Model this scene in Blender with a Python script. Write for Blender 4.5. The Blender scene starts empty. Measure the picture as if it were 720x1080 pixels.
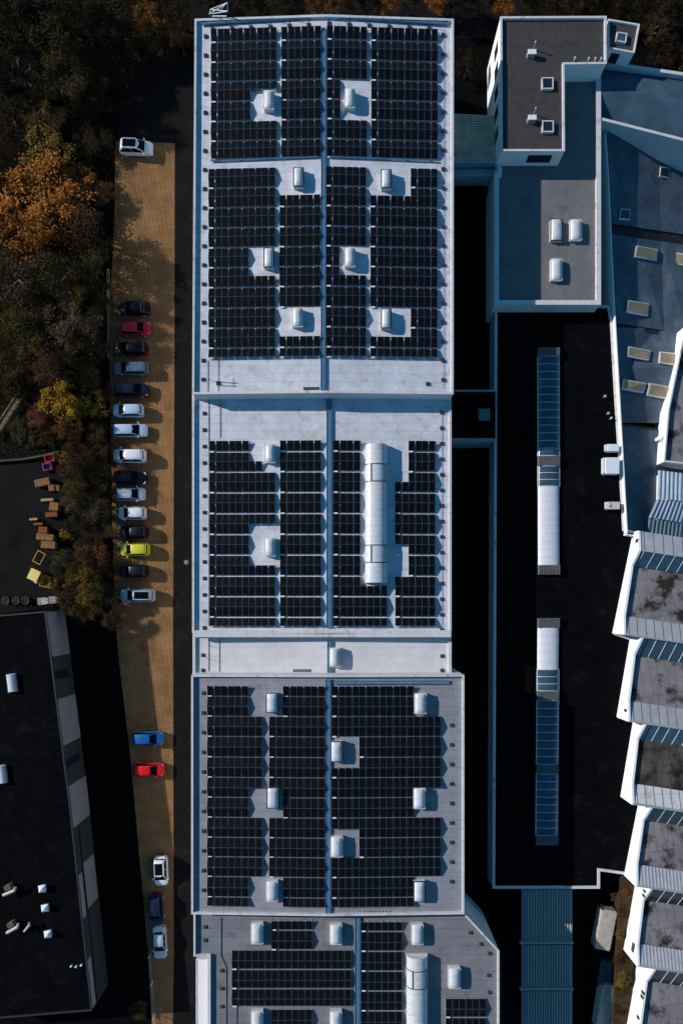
import bpy, bmesh, math, random
from mathutils import Vector, Matrix
random.seed(7)
R = math.radians
C = bpy.context.scene.collection
# ------------------------------------------------------------------ frame of reference
H = 86.0            # camera height above the ground (m)
K = 0.13            # metres per photo pixel at ground level
PX, PY = 370.0, 635.0   # nadir point of the photograph
def P(px, py, z=0.0):
    s = K * (H - z) / H
    return Vector(((px - PX) * s, (PY - py) * s, z))
SUN_EL, SUN_AZ = 25.0, 18.0     # sun in the west-north-west
SUN = Vector((-math.cos(R(SUN_EL)) * math.cos(R(SUN_AZ)), math.cos(R(SUN_EL)) * math.sin(R(SUN_AZ)), math.sin(R(SUN_EL))))

# ------------------------------------------------------------------ materials
MATS = {}
def mat(name, col, rough=0.7, var=0.25, scale=1.2, spec=0.3, metal=0.0, fine=0.0, bump=0.0, island=None,
        seams=None, stain=None, trans=0.0, coat=0.0):
    """procedural material: large + fine noise variation, optional sheet seams and stains"""
    if name in MATS: return MATS[name]
    m = bpy.data.materials.new(name); m.use_nodes = True; MATS[name] = m
    nt = m.node_tree; n = nt.nodes; l = nt.links
    b = n['Principled BSDF']
    b.inputs['Roughness'].default_value = rough
    b.inputs['Metallic'].default_value = metal
    b.inputs['Specular IOR Level'].default_value = spec
    if coat: b.inputs['Coat Weight'].default_value = coat; b.inputs['Coat Roughness'].default_value = 0.05
    tc = n.new('ShaderNodeTexCoord')
    def rgb(c): return (c[0], c[1], c[2], 1)
    def mixc(fac, a, bb, mode='MIX'):
        x = n.new('ShaderNodeMix'); x.data_type = 'RGBA'; x.blend_type = mode
        if isinstance(fac, float): x.inputs[0].default_value = fac
        else: l.new(fac, x.inputs[0])
        for i, v in ((6, a), (7, bb)):
            if isinstance(v, tuple): x.inputs[i].default_value = v
            else: l.new(v, x.inputs[i])
        return x.outputs[2]
    def noise(sc, det=4, ro=0.6):
        t = n.new('ShaderNodeTexNoise'); t.inputs['Scale'].default_value = sc; t.inputs['Detail'].default_value = det
        t.inputs['Roughness'].default_value = ro; l.new(tc.outputs['Object'], t.inputs['Vector']); return t.outputs['Fac']
    def ramp(v, a, bb):
        r = n.new('ShaderNodeMapRange'); r.inputs[1].default_value = a; r.inputs[2].default_value = bb; l.new(v, r.inputs[0]); return r.outputs[0]
    lo = tuple(c * (1 - var) for c in col); hi = tuple(min(1, c * (1 + var)) for c in col)
    if island:
        g = n.new('ShaderNodeNewGeometry')
        cr = n.new('ShaderNodeValToRGB'); e = cr.color_ramp.elements
        cols = [col] + list(island)
        e[0].position = 0; e[0].color = rgb(cols[0]); e[1].position = 1; e[1].color = rgb(cols[-1])
        for i in range(1, len(cols) - 1):
            x = e.new(i / (len(cols) - 1)); x.color = rgb(cols[i])
        l.new(g.outputs['Random Per Island'], cr.inputs['Fac'])
        out = cr.outputs['Color']
        nz = ramp(noise(scale), 0.3, 0.7)
        out = mixc(nz, mixc(1.0, out, rgb((1 - var,) * 3), 'MULTIPLY'), mixc(1.0, out, rgb((1 + var,) * 3), 'MULTIPLY'))
    elif var > 0:
        out = mixc(ramp(noise(scale), 0.3, 0.7), rgb(lo), rgb(hi))
    else:
        out = rgb(col)
    if fine > 0 and not isinstance(out, tuple):
        f = ramp(noise(scale * 14, 2), 0.3, 0.7)
        out = mixc(1.0, out, mixc(f, rgb((1 - fine,) * 3), rgb((1 + fine * 0.5,) * 3)), 'MULTIPLY')
    if seams:   # (sheet length x, sheet width y, line strength, line width, swap)
        bt = n.new('ShaderNodeTexBrick'); mp = n.new('ShaderNodeMapping'); l.new(tc.outputs['Object'], mp.inputs['Vector'])
        if len(seams) > 4 and seams[4]: mp.inputs['Rotation'].default_value = (0, 0, R(seams[4]))
        l.new(mp.outputs[0], bt.inputs['Vector'])
        bt.inputs['Scale'].default_value = 1; bt.inputs['Brick Width'].default_value = seams[0]; bt.inputs['Row Height'].default_value = seams[1]
        bt.inputs['Mortar Size'].default_value = seams[3]; bt.inputs['Mortar Smooth'].default_value = 0.3
        bt.inputs['Color1'].default_value = (1, 1, 1, 1); bt.inputs['Color2'].default_value = (0.93, 0.93, 0.93, 1)
        if len(seams) > 5: bt.offset = seams[5]
        k = 1 - seams[2]; bt.inputs['Mortar'].default_value = (k, k, k, 1)
        out = mixc(1.0, out, bt.outputs['Color'], 'MULTIPLY')
    if stain:   # (colour, scale, lo, hi)
        f = ramp(noise(stain[1], 5, 0.65), stain[2], stain[3])
        out = mixc(f, out, rgb(stain[0]))
    if isinstance(out, tuple): b.inputs['Base Color'].default_value = out
    else: l.new(out, b.inputs['Base Color'])
    if bump > 0:
        bp = n.new('ShaderNodeBump'); bp.inputs['Strength'].default_value = bump; bp.inputs['Distance'].default_value = 0.05
        l.new(noise(scale * 10, 3), bp.inputs['Height']); l.new(bp.outputs[0], b.inputs['Normal'])
    return m

WHITE_ROOF = mat('white_membrane', (0.61, 0.61, 0.67), 0.75, 0.13, 0.6, 0.2, fine=0.12, seams=(6.0, 1.0, 0.20, 0.045), stain=((0.36, 0.335, 0.33), 0.8, 0.53, 0.80))
LINK_ROOF = mat('cream_membrane', (0.66, 0.63, 0.66), 0.75, 0.10, 0.4, 0.2, fine=0.09, seams=(6.0, 1.0, 0.14, 0.04), stain=((0.5, 0.42, 0.36), 0.4, 0.6, 0.85))
GREY_ROOF = mat('grey_membrane', (0.275, 0.27, 0.305), 0.8, 0.12, 0.4, 0.2, fine=0.10, seams=(5.0, 1.05, 0.30, 0.035), stain=((0.13, 0.12, 0.12), 0.45, 0.58, 0.8))
DARKGREY_ROOF = mat('dark_grey_membrane', (0.205, 0.20, 0.22), 0.8, 0.14, 0.4, 0.2, fine=0.10, seams=(5.0, 1.05, 0.35, 0.035), stain=((0.10, 0.09, 0.09), 0.5, 0.58, 0.8))
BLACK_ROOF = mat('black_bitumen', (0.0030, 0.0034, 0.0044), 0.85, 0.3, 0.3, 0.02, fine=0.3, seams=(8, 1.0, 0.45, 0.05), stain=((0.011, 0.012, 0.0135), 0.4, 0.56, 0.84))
TOWER_ROOF = mat('tower_bitumen', (0.062, 0.056, 0.056), 0.85, 0.15, 0.8, 0.15, fine=0.15, seams=(1.15, 1.5, 0.35, 0.03), stain=((0.028, 0.024, 0.022), 0.4, 0.58, 0.75))
TERRACE_ROOF = mat('terrace_bitumen', (0.17, 0.165, 0.17), 0.85, 0.14, 0.5, 0.15, fine=0.15, seams=(1.2, 4.0, 0.3, 0.03), stain=((0.08, 0.075, 0.07), 0.4, 0.58, 0.8))
COPING = mat('white_coping', (0.64, 0.63, 0.64), 0.5, 0.12, 0.8, 0.3, fine=0.08, seams=(3.1, 3.1, 0.4, 0.035, 0, 0.0), stain=((0.34, 0.25, 0.21), 0.8, 0.54, 0.72))
WALL = mat('light_wall', (0.55, 0.55, 0.56), 0.7, 0.10, 0.4, 0.25, fine=0.06)
WHITE_WALL = mat('white_render', (0.80, 0.79, 0.78), 0.7, 0.05, 0.5, 0.2, fine=0.04, stain=((0.5, 0.47, 0.43), 0.8, 0.66, 0.9))
GREY_WALL = mat('grey_cladding', (0.30, 0.31, 0.33), 0.6, 0.10, 0.4, 0.25)
DARK_WALL = mat('anthracite_cladding', (0.034, 0.039, 0.042), 0.55, 0.15, 0.6, 0.3)
LIGHT_PANEL = mat('pale_concrete_panel', (0.235, 0.225, 0.23), 0.75, 0.10, 0.8, 0.2, fine=0.08, seams=(9, 1.2, 0.18, 0.02))
CELL = mat('solar_cell', (0.0032, 0.0036, 0.006), 0.42, 0.4, 2.5, 0.14)
FRAME = mat('module_frame', (0.075, 0.075, 0.08), 0.45, 0.1, 2, 0.4)
RACK = mat('aluminium_rack', (0.55, 0.57, 0.6), 0.4, 0.1, 2, 0.5, metal=0.3)
TRAY = mat('blue_tray', (0.10, 0.21, 0.33), 0.5, 0.15, 1.5, 0.4, fine=0.1)
DOME = mat('opal_dome', (0.58, 0.58, 0.60), 0.30, 0.10, 1.4, 0.45, fine=0.06, stain=((0.40, 0.39, 0.38), 1.6, 0.54, 0.8))
CURB = mat('skylight_kerb', (0.60, 0.58, 0.56), 0.6, 0.1, 2, 0.3, stain=((0.35, 0.22, 0.15), 2.0, 0.62, 0.8))
DARK_METAL = mat('dark_metal', (0.03, 0.03, 0.033), 0.5, 0.2, 2, 0.4)
GALV = mat('galvanised_metal', (0.38, 0.39, 0.41), 0.45, 0.15, 2, 0.5, metal=0.35)
RUBBER = mat('rubber_pad', (0.06, 0.052, 0.05), 0.8, 0.3, 3, 0.2)
GLASS = mat('dark_glass', (0.012, 0.02, 0.03), 0.08, 0.1, 1, 0.6)
BLUE_GLASS = mat('rooflight_glass', (0.04, 0.075, 0.11), 0.18, 0.25, 0.8, 0.6)
OPAL_PANEL = mat('opal_panel', (0.66, 0.65, 0.70), 0.5, 0.05, 1.5, 0.3, fine=0.05)
WHITE_BAR = mat('white_bar', (0.75, 0.77, 0.8), 0.4, 0.05, 2, 0.4)
GRILLE = mat('grille_metal', (0.12, 0.125, 0.13), 0.6, 0.25, 3, 0.3, stain=((0.22, 0.15, 0.11), 1.2, 0.5, 0.7))
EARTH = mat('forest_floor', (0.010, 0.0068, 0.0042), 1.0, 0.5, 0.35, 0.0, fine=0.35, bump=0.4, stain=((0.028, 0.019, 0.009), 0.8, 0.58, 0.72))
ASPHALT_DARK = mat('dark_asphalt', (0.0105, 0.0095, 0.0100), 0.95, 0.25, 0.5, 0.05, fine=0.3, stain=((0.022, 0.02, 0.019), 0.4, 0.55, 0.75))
ASPHALT_SHADED = mat('shaded_black_asphalt', (0.0038, 0.0040, 0.0048), 0.9, 0.25, 0.5, 0.02, fine=0.3)  # asphalt blackened to carry the shade of the lanes between buildings
ASPHALT_YARD = mat('yard_asphalt', (0.013, 0.0112, 0.0112), 0.95, 0.25, 0.25, 0.04, fine=0.25, stain=((0.005, 0.0045, 0.005), 0.3, 0.55, 0.75))
PAVING = mat('brown_paving', (0.262, 0.140, 0.064), 0.95, 0.22, 0.45, 0.0, fine=0.26, bump=0.25, seams=(2.5, 0.58, 0.42, 0.03, 81, 0.0), stain=((0.115, 0.064, 0.032), 0.42, 0.52, 0.76))
KERB = mat('kerb_stone', (0.16, 0.15, 0.14), 0.85, 0.25, 1.5, 0.15)
WOOD = mat('pallet_wood', (0.30, 0.145, 0.055), 0.8, 0.35, 2.0, 0.15, fine=0.3)
WOOD_RED = mat('rust_wood', (0.26, 0.085, 0.03), 0.8, 0.35, 2.0, 0.15, fine=0.3)
WOOD_PALE = mat('pale_timber', (0.50, 0.33, 0.15), 0.8, 0.25, 2.0, 0.15, fine=0.3)
YELLOW = mat('yellow_paint', (0.78, 0.50, 0.08), 0.5, 0.12, 1.5, 0.3)
YELLOW_OLD = mat('old_yellow_paint', (0.50, 0.30, 0.02), 0.6, 0.3, 1.5, 0.2, stain=((0.16, 0.09, 0.02), 2.0, 0.55, 0.75))
REDP = mat('red_plastic', (0.66, 0.05, 0.05), 0.5, 0.15, 2.0, 0.3)
PURPLE = mat('purple_plastic', (0.36, 0.09, 0.42), 0.5, 0.15, 2.0, 0.3)
BARK = mat('bark', (0.045, 0.032, 0.022), 0.9, 0.4, 3.0, 0.1, fine=0.3)
BARK_PALE = mat('pale_bark', (0.12, 0.10, 0.08), 0.9, 0.4, 3.0, 0.1, fine=0.3)
SHADE_BLUE_ROOF = mat('shade_blue_sheet', (0.072, 0.105, 0.140), 0.75, 0.3, 0.45, 0.2, fine=0.1, seams=(30, 1.2, 0.16, 0.025, -10), stain=((0.15, 0.155, 0.16), 0.5, 0.52, 0.74))  # shade on the low east roof is put into this blue
SADDLE = mat('grey_sheet', (0.23, 0.24, 0.28), 0.7, 0.15, 0.6, 0.2, fine=0.1, seams=(30, .6, 0.22, 0.025, -10), stain=((0.12, 0.13, 0.15), 0.7, 0.58, 0.8))
BARREL_ROOF = mat('blue_barrel_sheet', (0.045, 0.085, 0.125), 0.65, 0.3, 0.35, 0.2, fine=0.1, stain=((0.04, 0.05, 0.06), 0.4, 0.55, 0.75))
TILE = mat('pale_roof_sheet', (0.36, 0.355, 0.39), 0.65, 0.12, 0.6, 0.25, fine=0.08, stain=((0.25, 0.23, 0.23), 0.8, 0.6, 0.8))
DECK = [mat('deck_felt', (0.225, 0.205, 0.215), 0.85, 0.2, 0.5, 0.15, fine=0.2, seams=(1.1, 5, 0.35, 0.05, -8), stain=((0.030, 0.021, 0.017), 0.36, 0.50, 0.62)),
        mat('deck_felt_brown', (0.10, 0.082, 0.075), 0.85, 0.25, 0.5, 0.15, fine=0.2, seams=(1.1, 5, 0.35, 0.05, -8), stain=((0.018, 0.013, 0.011), 0.34, 0.46, 0.60))]
CONTAINER = mat('container_paint', (0.46, 0.42, 0.38), 0.6, 0.2, 0.8, 0.3, stain=((0.26, 0.16, 0.10), 0.8, 0.5, 0.75))
SKYLIGHT_TAN = mat('grp_rooflight', (0.33, 0.26, 0.15), 0.5, 0.2, 1.0, 0.3, seams=(0.16, 30, 0.3, 0.02))
CORR_GREY = mat('weathered_corrugated', (0.74, 0.54, 0.39), 0.7, 0.2, 0.5, 0.1, fine=0.15, seams=(2.2, 0.34, 0.5, 0.05), stain=((0.35, 0.30, 0.26), 0.7, 0.5, 0.75))
GRASS = mat('rough_grass', (0.03, 0.038, 0.015), 0.9, 0.3, 0.7, 0.1, island=[(0.06, 0.065, 0.03), (0.11, 0.10, 0.06)])

# ------------------------------------------------------------------ mesh builder
class MB:
    def __init__(s): s.v = []; s.f = []; s.m = []
    def poly(s, pts, m=0):
        i = len(s.v); s.v += [tuple(p) for p in pts]; s.f.append(tuple(range(i, i + len(pts)))); s.m.append(m)
    def box(s, x0, x1, y0, y1, z0, z1, m=0, fn=None):
        p = [(x0, y0, z0), (x1, y0, z0), (x1, y1, z0), (x0, y1, z0), (x0, y0, z1), (x1, y0, z1), (x1, y1, z1), (x0, y1, z1)]
        if fn: p = [fn(q) for q in p]
        i = len(s.v); s.v += p
        for f in ((3, 2, 1, 0), (4, 5, 6, 7), (0, 1, 5, 4), (1, 2, 6, 5), (2, 3, 7, 6), (3, 0, 4, 7)):
            s.f.append(tuple(i + k for k in f)); s.m.append(m)
    def hexa(s, b, t, m=0):      # bottom 4, top 4 (both counter-clockwise from above)
        i = len(s.v); s.v += [tuple(p) for p in b] + [tuple(p) for p in t]
        for f in ((3, 2, 1, 0), (4, 5, 6, 7), (0, 1, 5, 4), (1, 2, 6, 5), (2, 3, 7, 6), (3, 0, 4, 7)):
            s.f.append(tuple(i + k for k in f)); s.m.append(m)
    def prism(s, pts, z0, z1, m=0, mt=None):
        n = len(pts)
        s.poly([(p[0], p[1], z1) for p in pts], m if mt is None else mt)
        for k in range(n):
            a, b = pts[k], pts[(k + 1) % n]
            s.poly([(a[0], a[1], z0), (b[0], b[1], z0), (b[0], b[1], z1), (a[0], a[1], z1)], m)
        s.poly([(p[0], p[1], z0) for p in reversed(pts)], m)
    def tube(s, a, b, r0, r1=None, n=6, m=0, caps=True):
        a, b = Vector(a), Vector(b); r1 = r0 if r1 is None else r1
        d = (b - a); 
        if d.length < 1e-6: return
        d.normalize(); u = d.orthogonal().normalized(); w = d.cross(u)
        i = len(s.v)
        for c, r in ((a, r0), (b, r1)):
            for k in range(n):
                t = 2 * math.pi * k / n; s.v.append(tuple(c + u * (r * math.cos(t)) + w * (r * math.sin(t))))
        for k in range(n):
            s.f.append((i + k, i + (k + 1) % n, i + n + (k + 1) % n, i + n + k)); s.m.append(m)
        if caps:
            s.f.append(tuple(i + k for k in reversed(range(n)))); s.m.append(m)
            s.f.append(tuple(i + n + k for k in range(n))); s.m.append(m)
    def loft(s, rings, m=0, close=True, caps=True):
        n = len(rings[0]); i = len(s.v)
        for r in rings: s.v += [tuple(p) for p in r]
        for a in range(len(rings) - 1):
            for k in range(n if close else n - 1):
                s.f.append((i + a * n + k, i + a * n + (k + 1) % n, i + (a + 1) * n + (k + 1) % n, i + (a + 1) * n + k)); s.m.append(m)
        if caps:
            s.f.append(tuple(i + k for k in reversed(range(n)))); s.m.append(m)
            j = i + (len(rings) - 1) * n; s.f.append(tuple(j + k for k in range(n))); s.m.append(m)
    def mesh(s, name, mats, smooth=False, shift=None):
        me = bpy.data.meshes.new(name)
        if shift is not None: v = [(p[0] - shift[0], p[1] - shift[1], p[2] - shift[2]) for p in s.v]
        else: v = s.v
        me.from_pydata(v, [], s.f)
        for mm in (mats if isinstance(mats, (list, tuple)) else [mats]): me.materials.append(mm)
        me.polygons.foreach_set('material_index', s.m)
        if smooth:
            me.polygons.foreach_set('use_smooth', [True] * len(me.polygons))
            try: me.set_sharp_from_angle(angle=R(38))
            except Exception: pass
        me.update(); return me
    def fix(s, me):
        b = bmesh.new(); b.from_mesh(me); bmesh.ops.recalc_face_normals(b, faces=b.faces); b.to_mesh(me); b.free()
    def build(s, name, mats, parent=None, smooth=False, recalc=True):
        """vertices are in world space for unrotated parents, local for parent with key 'local'"""
        sh = None
        if parent is not None and not parent.get('_local'):
            sh = ORG[parent.name]
        me = s.mesh(name, mats, smooth, sh)
        if recalc: s.fix(me)
        o = bpy.data.objects.new(name, me); C.objects.link(o)
        if parent is not None: o.parent = parent; ORG[o.name] = ORG.get(parent.name, (0, 0, 0))
        return o
ORG = {}
def thing(name, label, cat, loc=(0, 0, 0), rz=0.0, group=None, local=False):
    o = bpy.data.objects.new(name, None); C.objects.link(o); o.empty_display_size = 0.3
    o.location = loc; o.rotation_euler = (0, 0, rz)
    o['label'] = label; o['category'] = cat
    if group: o['group'] = group
    ORG[o.name] = tuple(loc)
    if local: o['_local'] = 1
    return o
def tag(o, label, cat, group=None):
    o['label'] = label; o['category'] = cat
    if group: o['group'] = group
    return o
def structure(name, mb, m):
    o = mb.build(name, m); o['kind'] = 'structure'; return o
def centre_origin(o):
    """move a single-mesh thing's origin to its base centre"""
    me = o.data; xs = [v.co.x for v in me.vertices]; ys = [v.co.y for v in me.vertices]; zs = [v.co.z for v in me.vertices]
    c = Vector(((min(xs) + max(xs)) / 2, (min(ys) + max(ys)) / 2, min(zs)))
    me.transform(Matrix.Translation(-c)); o.location = c; return o
def copy_tree(o, parent=None):
    c = o.copy(); C.objects.link(c)
    if parent is not None: c.parent = parent
    for ch in list(o.children): copy_tree(ch, c)
    return c

# ------------------------------------------------------------------ ground and roads
def sheet(name, pts, z, m):
    mb = MB(); mb.poly([P(a, b, 0).xy.to_3d() + Vector((0, 0, z)) for a, b in pts]); return structure(name, mb, m)
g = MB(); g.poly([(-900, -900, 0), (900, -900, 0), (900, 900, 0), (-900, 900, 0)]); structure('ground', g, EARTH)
sheet('asphalt_road', [(125, 55), (125, 150), (184.2, 150), (182, 660), (183, 1130), (560, 1130), (560, -20), (200, -20), (200, 55)], 0.004, ASPHALT_DARK)
sheet('alley_road', [(400, 40), (720, 40), (720, 1150), (400, 1150)], 0.008, ASPHALT_SHADED)
sheet('car_park', [(122, 149), (184.4, 151), (184, 400), (182.6, 660), (183.4, 1000), (182, 1130), (163, 1130), (156, 1000), (138, 800), (125, 690), (121, 640), (118, 520), (115, 330), (121, 240)], 0.012, PAVING)
sheet('yard', [(-60, 486), (62, 478), (86, 500), (90, 560), (78, 640), (-60, 655)], 0.006, ASPHALT_YARD)
sheet('access_path', [(-60, 655), (55, 640), (122, 650), (128, 710), (156, 1000), (163, 1130), (60, 1130), (-60, 1130)], 0.009, ASPHALT_SHADED)
k = MB()
for (a, b, c, d) in ((113.2, 284, 116.0, 330), (113.5, 330, 115.8, 378)):
    p, q = P(a, b), P(c, d); k.box(p.x, q.x, q.y, p.y, 0, 0.13)
structure('kerb', k, KERB)

# ------------------------------------------------------------------ flat roofed buildings with parapets
def inset(poly, d):
    """inset a polygon (clockwise from above), mitred"""
    n = len(poly); out = []
    for i in range(n):
        p, a, b = poly[i], poly[i - 1], poly[(i + 1) % n]
        e1 = (Vector(p[:2]) - Vector(a[:2])).normalized(); e2 = (Vector(b[:2]) - Vector(p[:2])).normalized()
        n1 = Vector((e1.y, -e1.x)); n2 = Vector((e2.y, -e2.x))       # inward for clockwise
        m = (n1 + n2); m = m / max(1e-6, m.length_squared) * 2
        q = Vector(p[:2]) + m * d; out.append((q.x, q.y, p[2]))
    return out
def building(name, label, cat, pix, ztop, par, cw, wallm, copm, roofm, gable=False, zbase=0.0):
    """pix: clockwise (px, py[, dz]) of the outer roof edge at parapet height"""
    pts = []
    for q in pix:
        dz = q[2] if len(q) > 2 else 0
        p = P(q[0], q[1], ztop); pts.append((p.x, p.y, dz))
    cx = sum(p[0] for p in pts) / len(pts); cy = sum(p[1] for p in pts) / len(pts)
    root = thing(name, label, cat, (cx, cy, zbase))
    inn = inset(pts, cw); n = len(pts)
    w = MB(); c = MB(); r = MB()
    for i in range(n):
        a, b, ai, bi = pts[i], pts[(i + 1) % n], inn[i], inn[(i + 1) % n]
        w.poly([(b[0], b[1], zbase), (a[0], a[1], zbase), (a[0], a[1], ztop - 0.06 + a[2]), (b[0], b[1], ztop - 0.06 + b[2])])
        ao, bo = inset(pts, -0.04)[i], inset(pts, -0.04)[(i + 1) % n]
        c.poly([(ao[0], ao[1], ztop + a[2]), (bo[0], bo[1], ztop + b[2]), (bi[0], bi[1], ztop + b[2]), (ai[0], ai[1], ztop + a[2])][::-1])
        c.poly([(bo[0], bo[1], ztop - 0.12 + b[2]), (ao[0], ao[1], ztop - 0.12 + a[2]), (ao[0], ao[1], ztop + a[2]), (bo[0], bo[1], ztop + b[2])])
        c.poly([(ai[0], ai[1], ztop - par - .02 + a[2]), (bi[0], bi[1], ztop - par - .02 + b[2]), (bi[0], bi[1], ztop + b[2]), (ai[0], ai[1], ztop + a[2])])
    z = ztop - par
    if gable:
        I = [(p[0], p[1], z + p[2]) for p in inn]
        r.poly([I[0], I[1], I[4], I[5]]); r.poly([I[1], I[2], I[3], I[4]])
    else:
        r.poly([(p[0], p[1], z + p[2]) for p in inn])
    w.build('wall', wallm, root, recalc=False); c.build('parapet', copm, root, recalc=False)
    ro = r.build('roof', roofm, root)
    for f in ro.data.polygons:
        if f.normal.z < 0: f.flip()
    ro.data.update()
    root['_z'] = z
    return root
RIDGE = P(343.5, 300, 11).x
def roof_z(base, x, dz=0.55): return base + dz * max(0, 1 - abs(x - RIDGE) / 16.8)

hall_n = building('industrial_hall', 'tall north hall with white roof carrying twelve columns of solar panels and eight skylights', 'factory hall',
    [(205.5, 20, 0), (343.5, 20, 0.55), (478, 20, 0), (477.6, 415.5, 0), (343.5, 415.5, 0.55), (203, 415.5, 0)], 11.0, 0.32, 0.22, WALL, COPING, WHITE_ROOF, True)
hall_n['label'] = 'tall north hall with white roof, eight small skylights and rows of solar panels'
hall_m = building('industrial_hall', 'lower middle hall with white roof and one long white barrel skylight beside panels', 'factory hall',
    [(203, 413.5, 0), (345, 413.5, 0.4), (475.5, 413.5, 0), (475.5, 667.5, 0), (345, 667.5, 0.4), (203, 667.5, 0)], 9.1, 0.30, 0.22, WALL, COPING, WHITE_ROOF, True)
hall_l = building('connecting_hall', 'narrow cream roofed strip between middle hall and south hall with one skylight', 'factory hall',
    [(203.5, 669.5, 0), (345, 669.5, 0.3), (475.5, 669.5, 0), (475.5, 714, 0), (345, 714, 0.3), (203.5, 714, 0)], 8.35, 0.25, 0.3, WALL, COPING, LINK_ROOF, True)
hall_s = building('industrial_hall', 'wide south hall with grey roof, eight skylights and two large solar fields', 'factory hall',
    [(202, 712, 0), (346, 712, 0.45), (489, 712, 0), (489, 964, 0), (346, 964, 0.45), (202, 964, 0)], 11.0, 0.36, 0.20, WALL, COPING, GREY_ROOF, True)
hall_a = building('industrial_hall', 'southernmost hall with dark grey roof and a cut off north east corner', 'factory hall',
    [(204.5, 962, 0), (488, 962, 0), (526, 1003, 0), (526, 1120, 0), (220.5, 1120, 0), (220.5, 1008.5, 0), (204.5, 1008.5, 0)], 10.1, 0.32, 0.18, WALL, COPING, DARKGREY_ROOF)
HALL = {'n': (hall_n, 10.68, 0.55), 'm': (hall_m, 8.8, 0.4), 'l': (hall_l, 8.1, 0.3), 's': (hall_s, 10.64, 0.45), 'a': (hall_a, 9.78, 0.0)}
def rz_(h, x): return roof_z(HALL[h][1], x, HALL[h][2])

building('side_building', 'low white flat roofed annex against the west wall of the southernmost hall', 'building',
    [(207, 1011.5), (219.5, 1011.5), (219.5, 1130), (207, 1130)], 6.5, 0.05, 0.1, WALL, COPING, mat('bright_white_membrane', (0.78, 0.74, 0.75), 0.7, 0.04, 0.5, 0.2, fine=0.03))

# raised band at the joint of middle hall and link, eave strip
b = MB(); p, q = P(203.5, 664.8, 9.35), P(475.5, 672, 9.35); b.box(p.x, q.x, q.y, p.y, 8.9, 9.35); b.build('parapet_band', COPING, hall_m)

# ------------------------------------------------------------------ skylights
def dome(hall, px, py, w=10.6, l=19.5, h=0.62):
    w *= random.uniform(.97, 1.03); l *= random.uniform(.97, 1.03)
    root, zb, _ = HALL[hall]; c = P(px, py, zb + 0.7); z = roof_z(zb, c.x, HALL[hall][2]) - .03; s = K * (H - zb) / H
    W, L = w * s / 2, l * s / 2
    m = MB(); m.hexa([(c.x - W, c.y - L, z), (c.x + W, c.y - L, z), (c.x + W, c.y + L, z), (c.x - W, c.y + L, z)],
                     [(c.x - W, c.y - L, z + h), (c.x + W, c.y - L, z + h), (c.x + W, c.y + L, z + h), (c.x - W, c.y + L, z + h)])
    cu = m.build('skylight', CURB, root)
    d = MB(); rings = []
    for k in range(9):
        t = k / 8; yy = -L + 0.07 + (2 * L - 0.14) * t; e = 1 - (1 - min(t, 1 - t) * 6) ** 2 if min(t, 1 - t) < 1 / 6 else 1
        e = 0.35 + 0.65 * e
        rings.append([(c.x + (W - 0.07) * math.cos(math.pi * a / 8), c.y + yy, z + h + 0.02 + 0.34 * e * math.sin(math.pi * a / 8)) for a in range(9)])
    d.loft(rings, close=True, caps=True); d.build('dome', DOME, cu, smooth=True)
    f = MB()
    for (x0, x1, y0, y1) in ((-W, W, -L - .05, -L + .07), (-W, W, L - .07, L + .05), (-W - .05, -W + .07, -L, L), (W - .07, W + .05, -L, L)):
        f.box(c.x + x0, c.x + x1, c.y + y0, c.y + y1, z + h, z + h + 0.06)
    f.build('frame', DARK_METAL if random.random() < .3 else CURB, cu)
for x, y in ((284, 107), (369, 106), (315, 189), (407, 190), (284, 273), (369, 273), (314, 336), (407, 337)): dome('n', x, y)
for x, y in ((285, 478.5), (285, 577)): dome('m', x, y)
dome('l', 353, 693)
for x, y in ((287, 741), (443, 742), (355, 792), (288, 841), (442, 842), (355, 892), (287, 939), (442, 940)): dome('s', x, y, 12, 21)
for x, y in ((271, 985), (354, 986), (440, 986), (479, 1032), (271, 1077), (354, 1078)): dome('a', x, y, 12, 21)
def barrel(hall, x0, x1, y0, y1, base=0.45, rise=0.85):
    root, zb, _ = HALL[hall]; a = P(x0, y0, zb + 1.0); b = P(x1, y1, zb + 1.0); cx = (a.x + b.x) / 2; W = (b.x - a.x) / 2
    z = roof_z(zb, cx, HALL[hall][2]) - .05
    m = MB(); m.box(cx - W, cx + W, b.y, a.y, z, z + base); cu = m.build('barrel_skylight', CURB, root)
    n = 12; prof = [(cx + (W - .04) * math.cos(math.pi * k / n), z + base + rise * math.sin(math.pi * k / n)) for k in range(n + 1)]
    d = MB(); d.loft([[(x, yy, zz) for x, zz in prof] for yy in (a.y - .05, b.y + .05)]); d.build('vault', DOME, cu, smooth=True)
    r = MB(); L = a.y - b.y; nb = int(L / 0.62)
    for i in range(nb + 1):
        yy = b.y + .08 + (L - .16) * i / nb
        ring = lambda y, e: [(cx + (x - cx) * (1 + e), y, z + base + (zz - z - base) * (1 + e)) for x, zz in prof]
        r.loft([ring(yy - .02, .012), ring(yy + .02, .012)], close=False, caps=False)
    r.build('joint_strips', mat('joint_strip', (0.45, 0.47, 0.52), 0.5, 0.1), cu)
    for t in (0.21, 0.79):
        v = MB(); yc = a.y - L * t
        for yy in (yc - 1.05, yc + 1.05):
            rr = lambda y: [(cx + (x - cx) * 1.03, y, z + base + (zz - z - base) * 1.06) for x, zz in prof]
            v.loft([rr(yy - .05), rr(yy + .05)], close=False, caps=False)
        q = prof[8]; v.box(q[0] - .04, q[0] + .04, yc - 1.05, yc + 1.05, q[1], q[1] + .09)
        q = prof[2]; v.box(q[0] - .03, q[0] + .03, yc - 1.05, yc + 1.05, q[1], q[1] + .09)
        v.build('vent_frame', DARK_METAL, cu, recalc=False)
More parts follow.
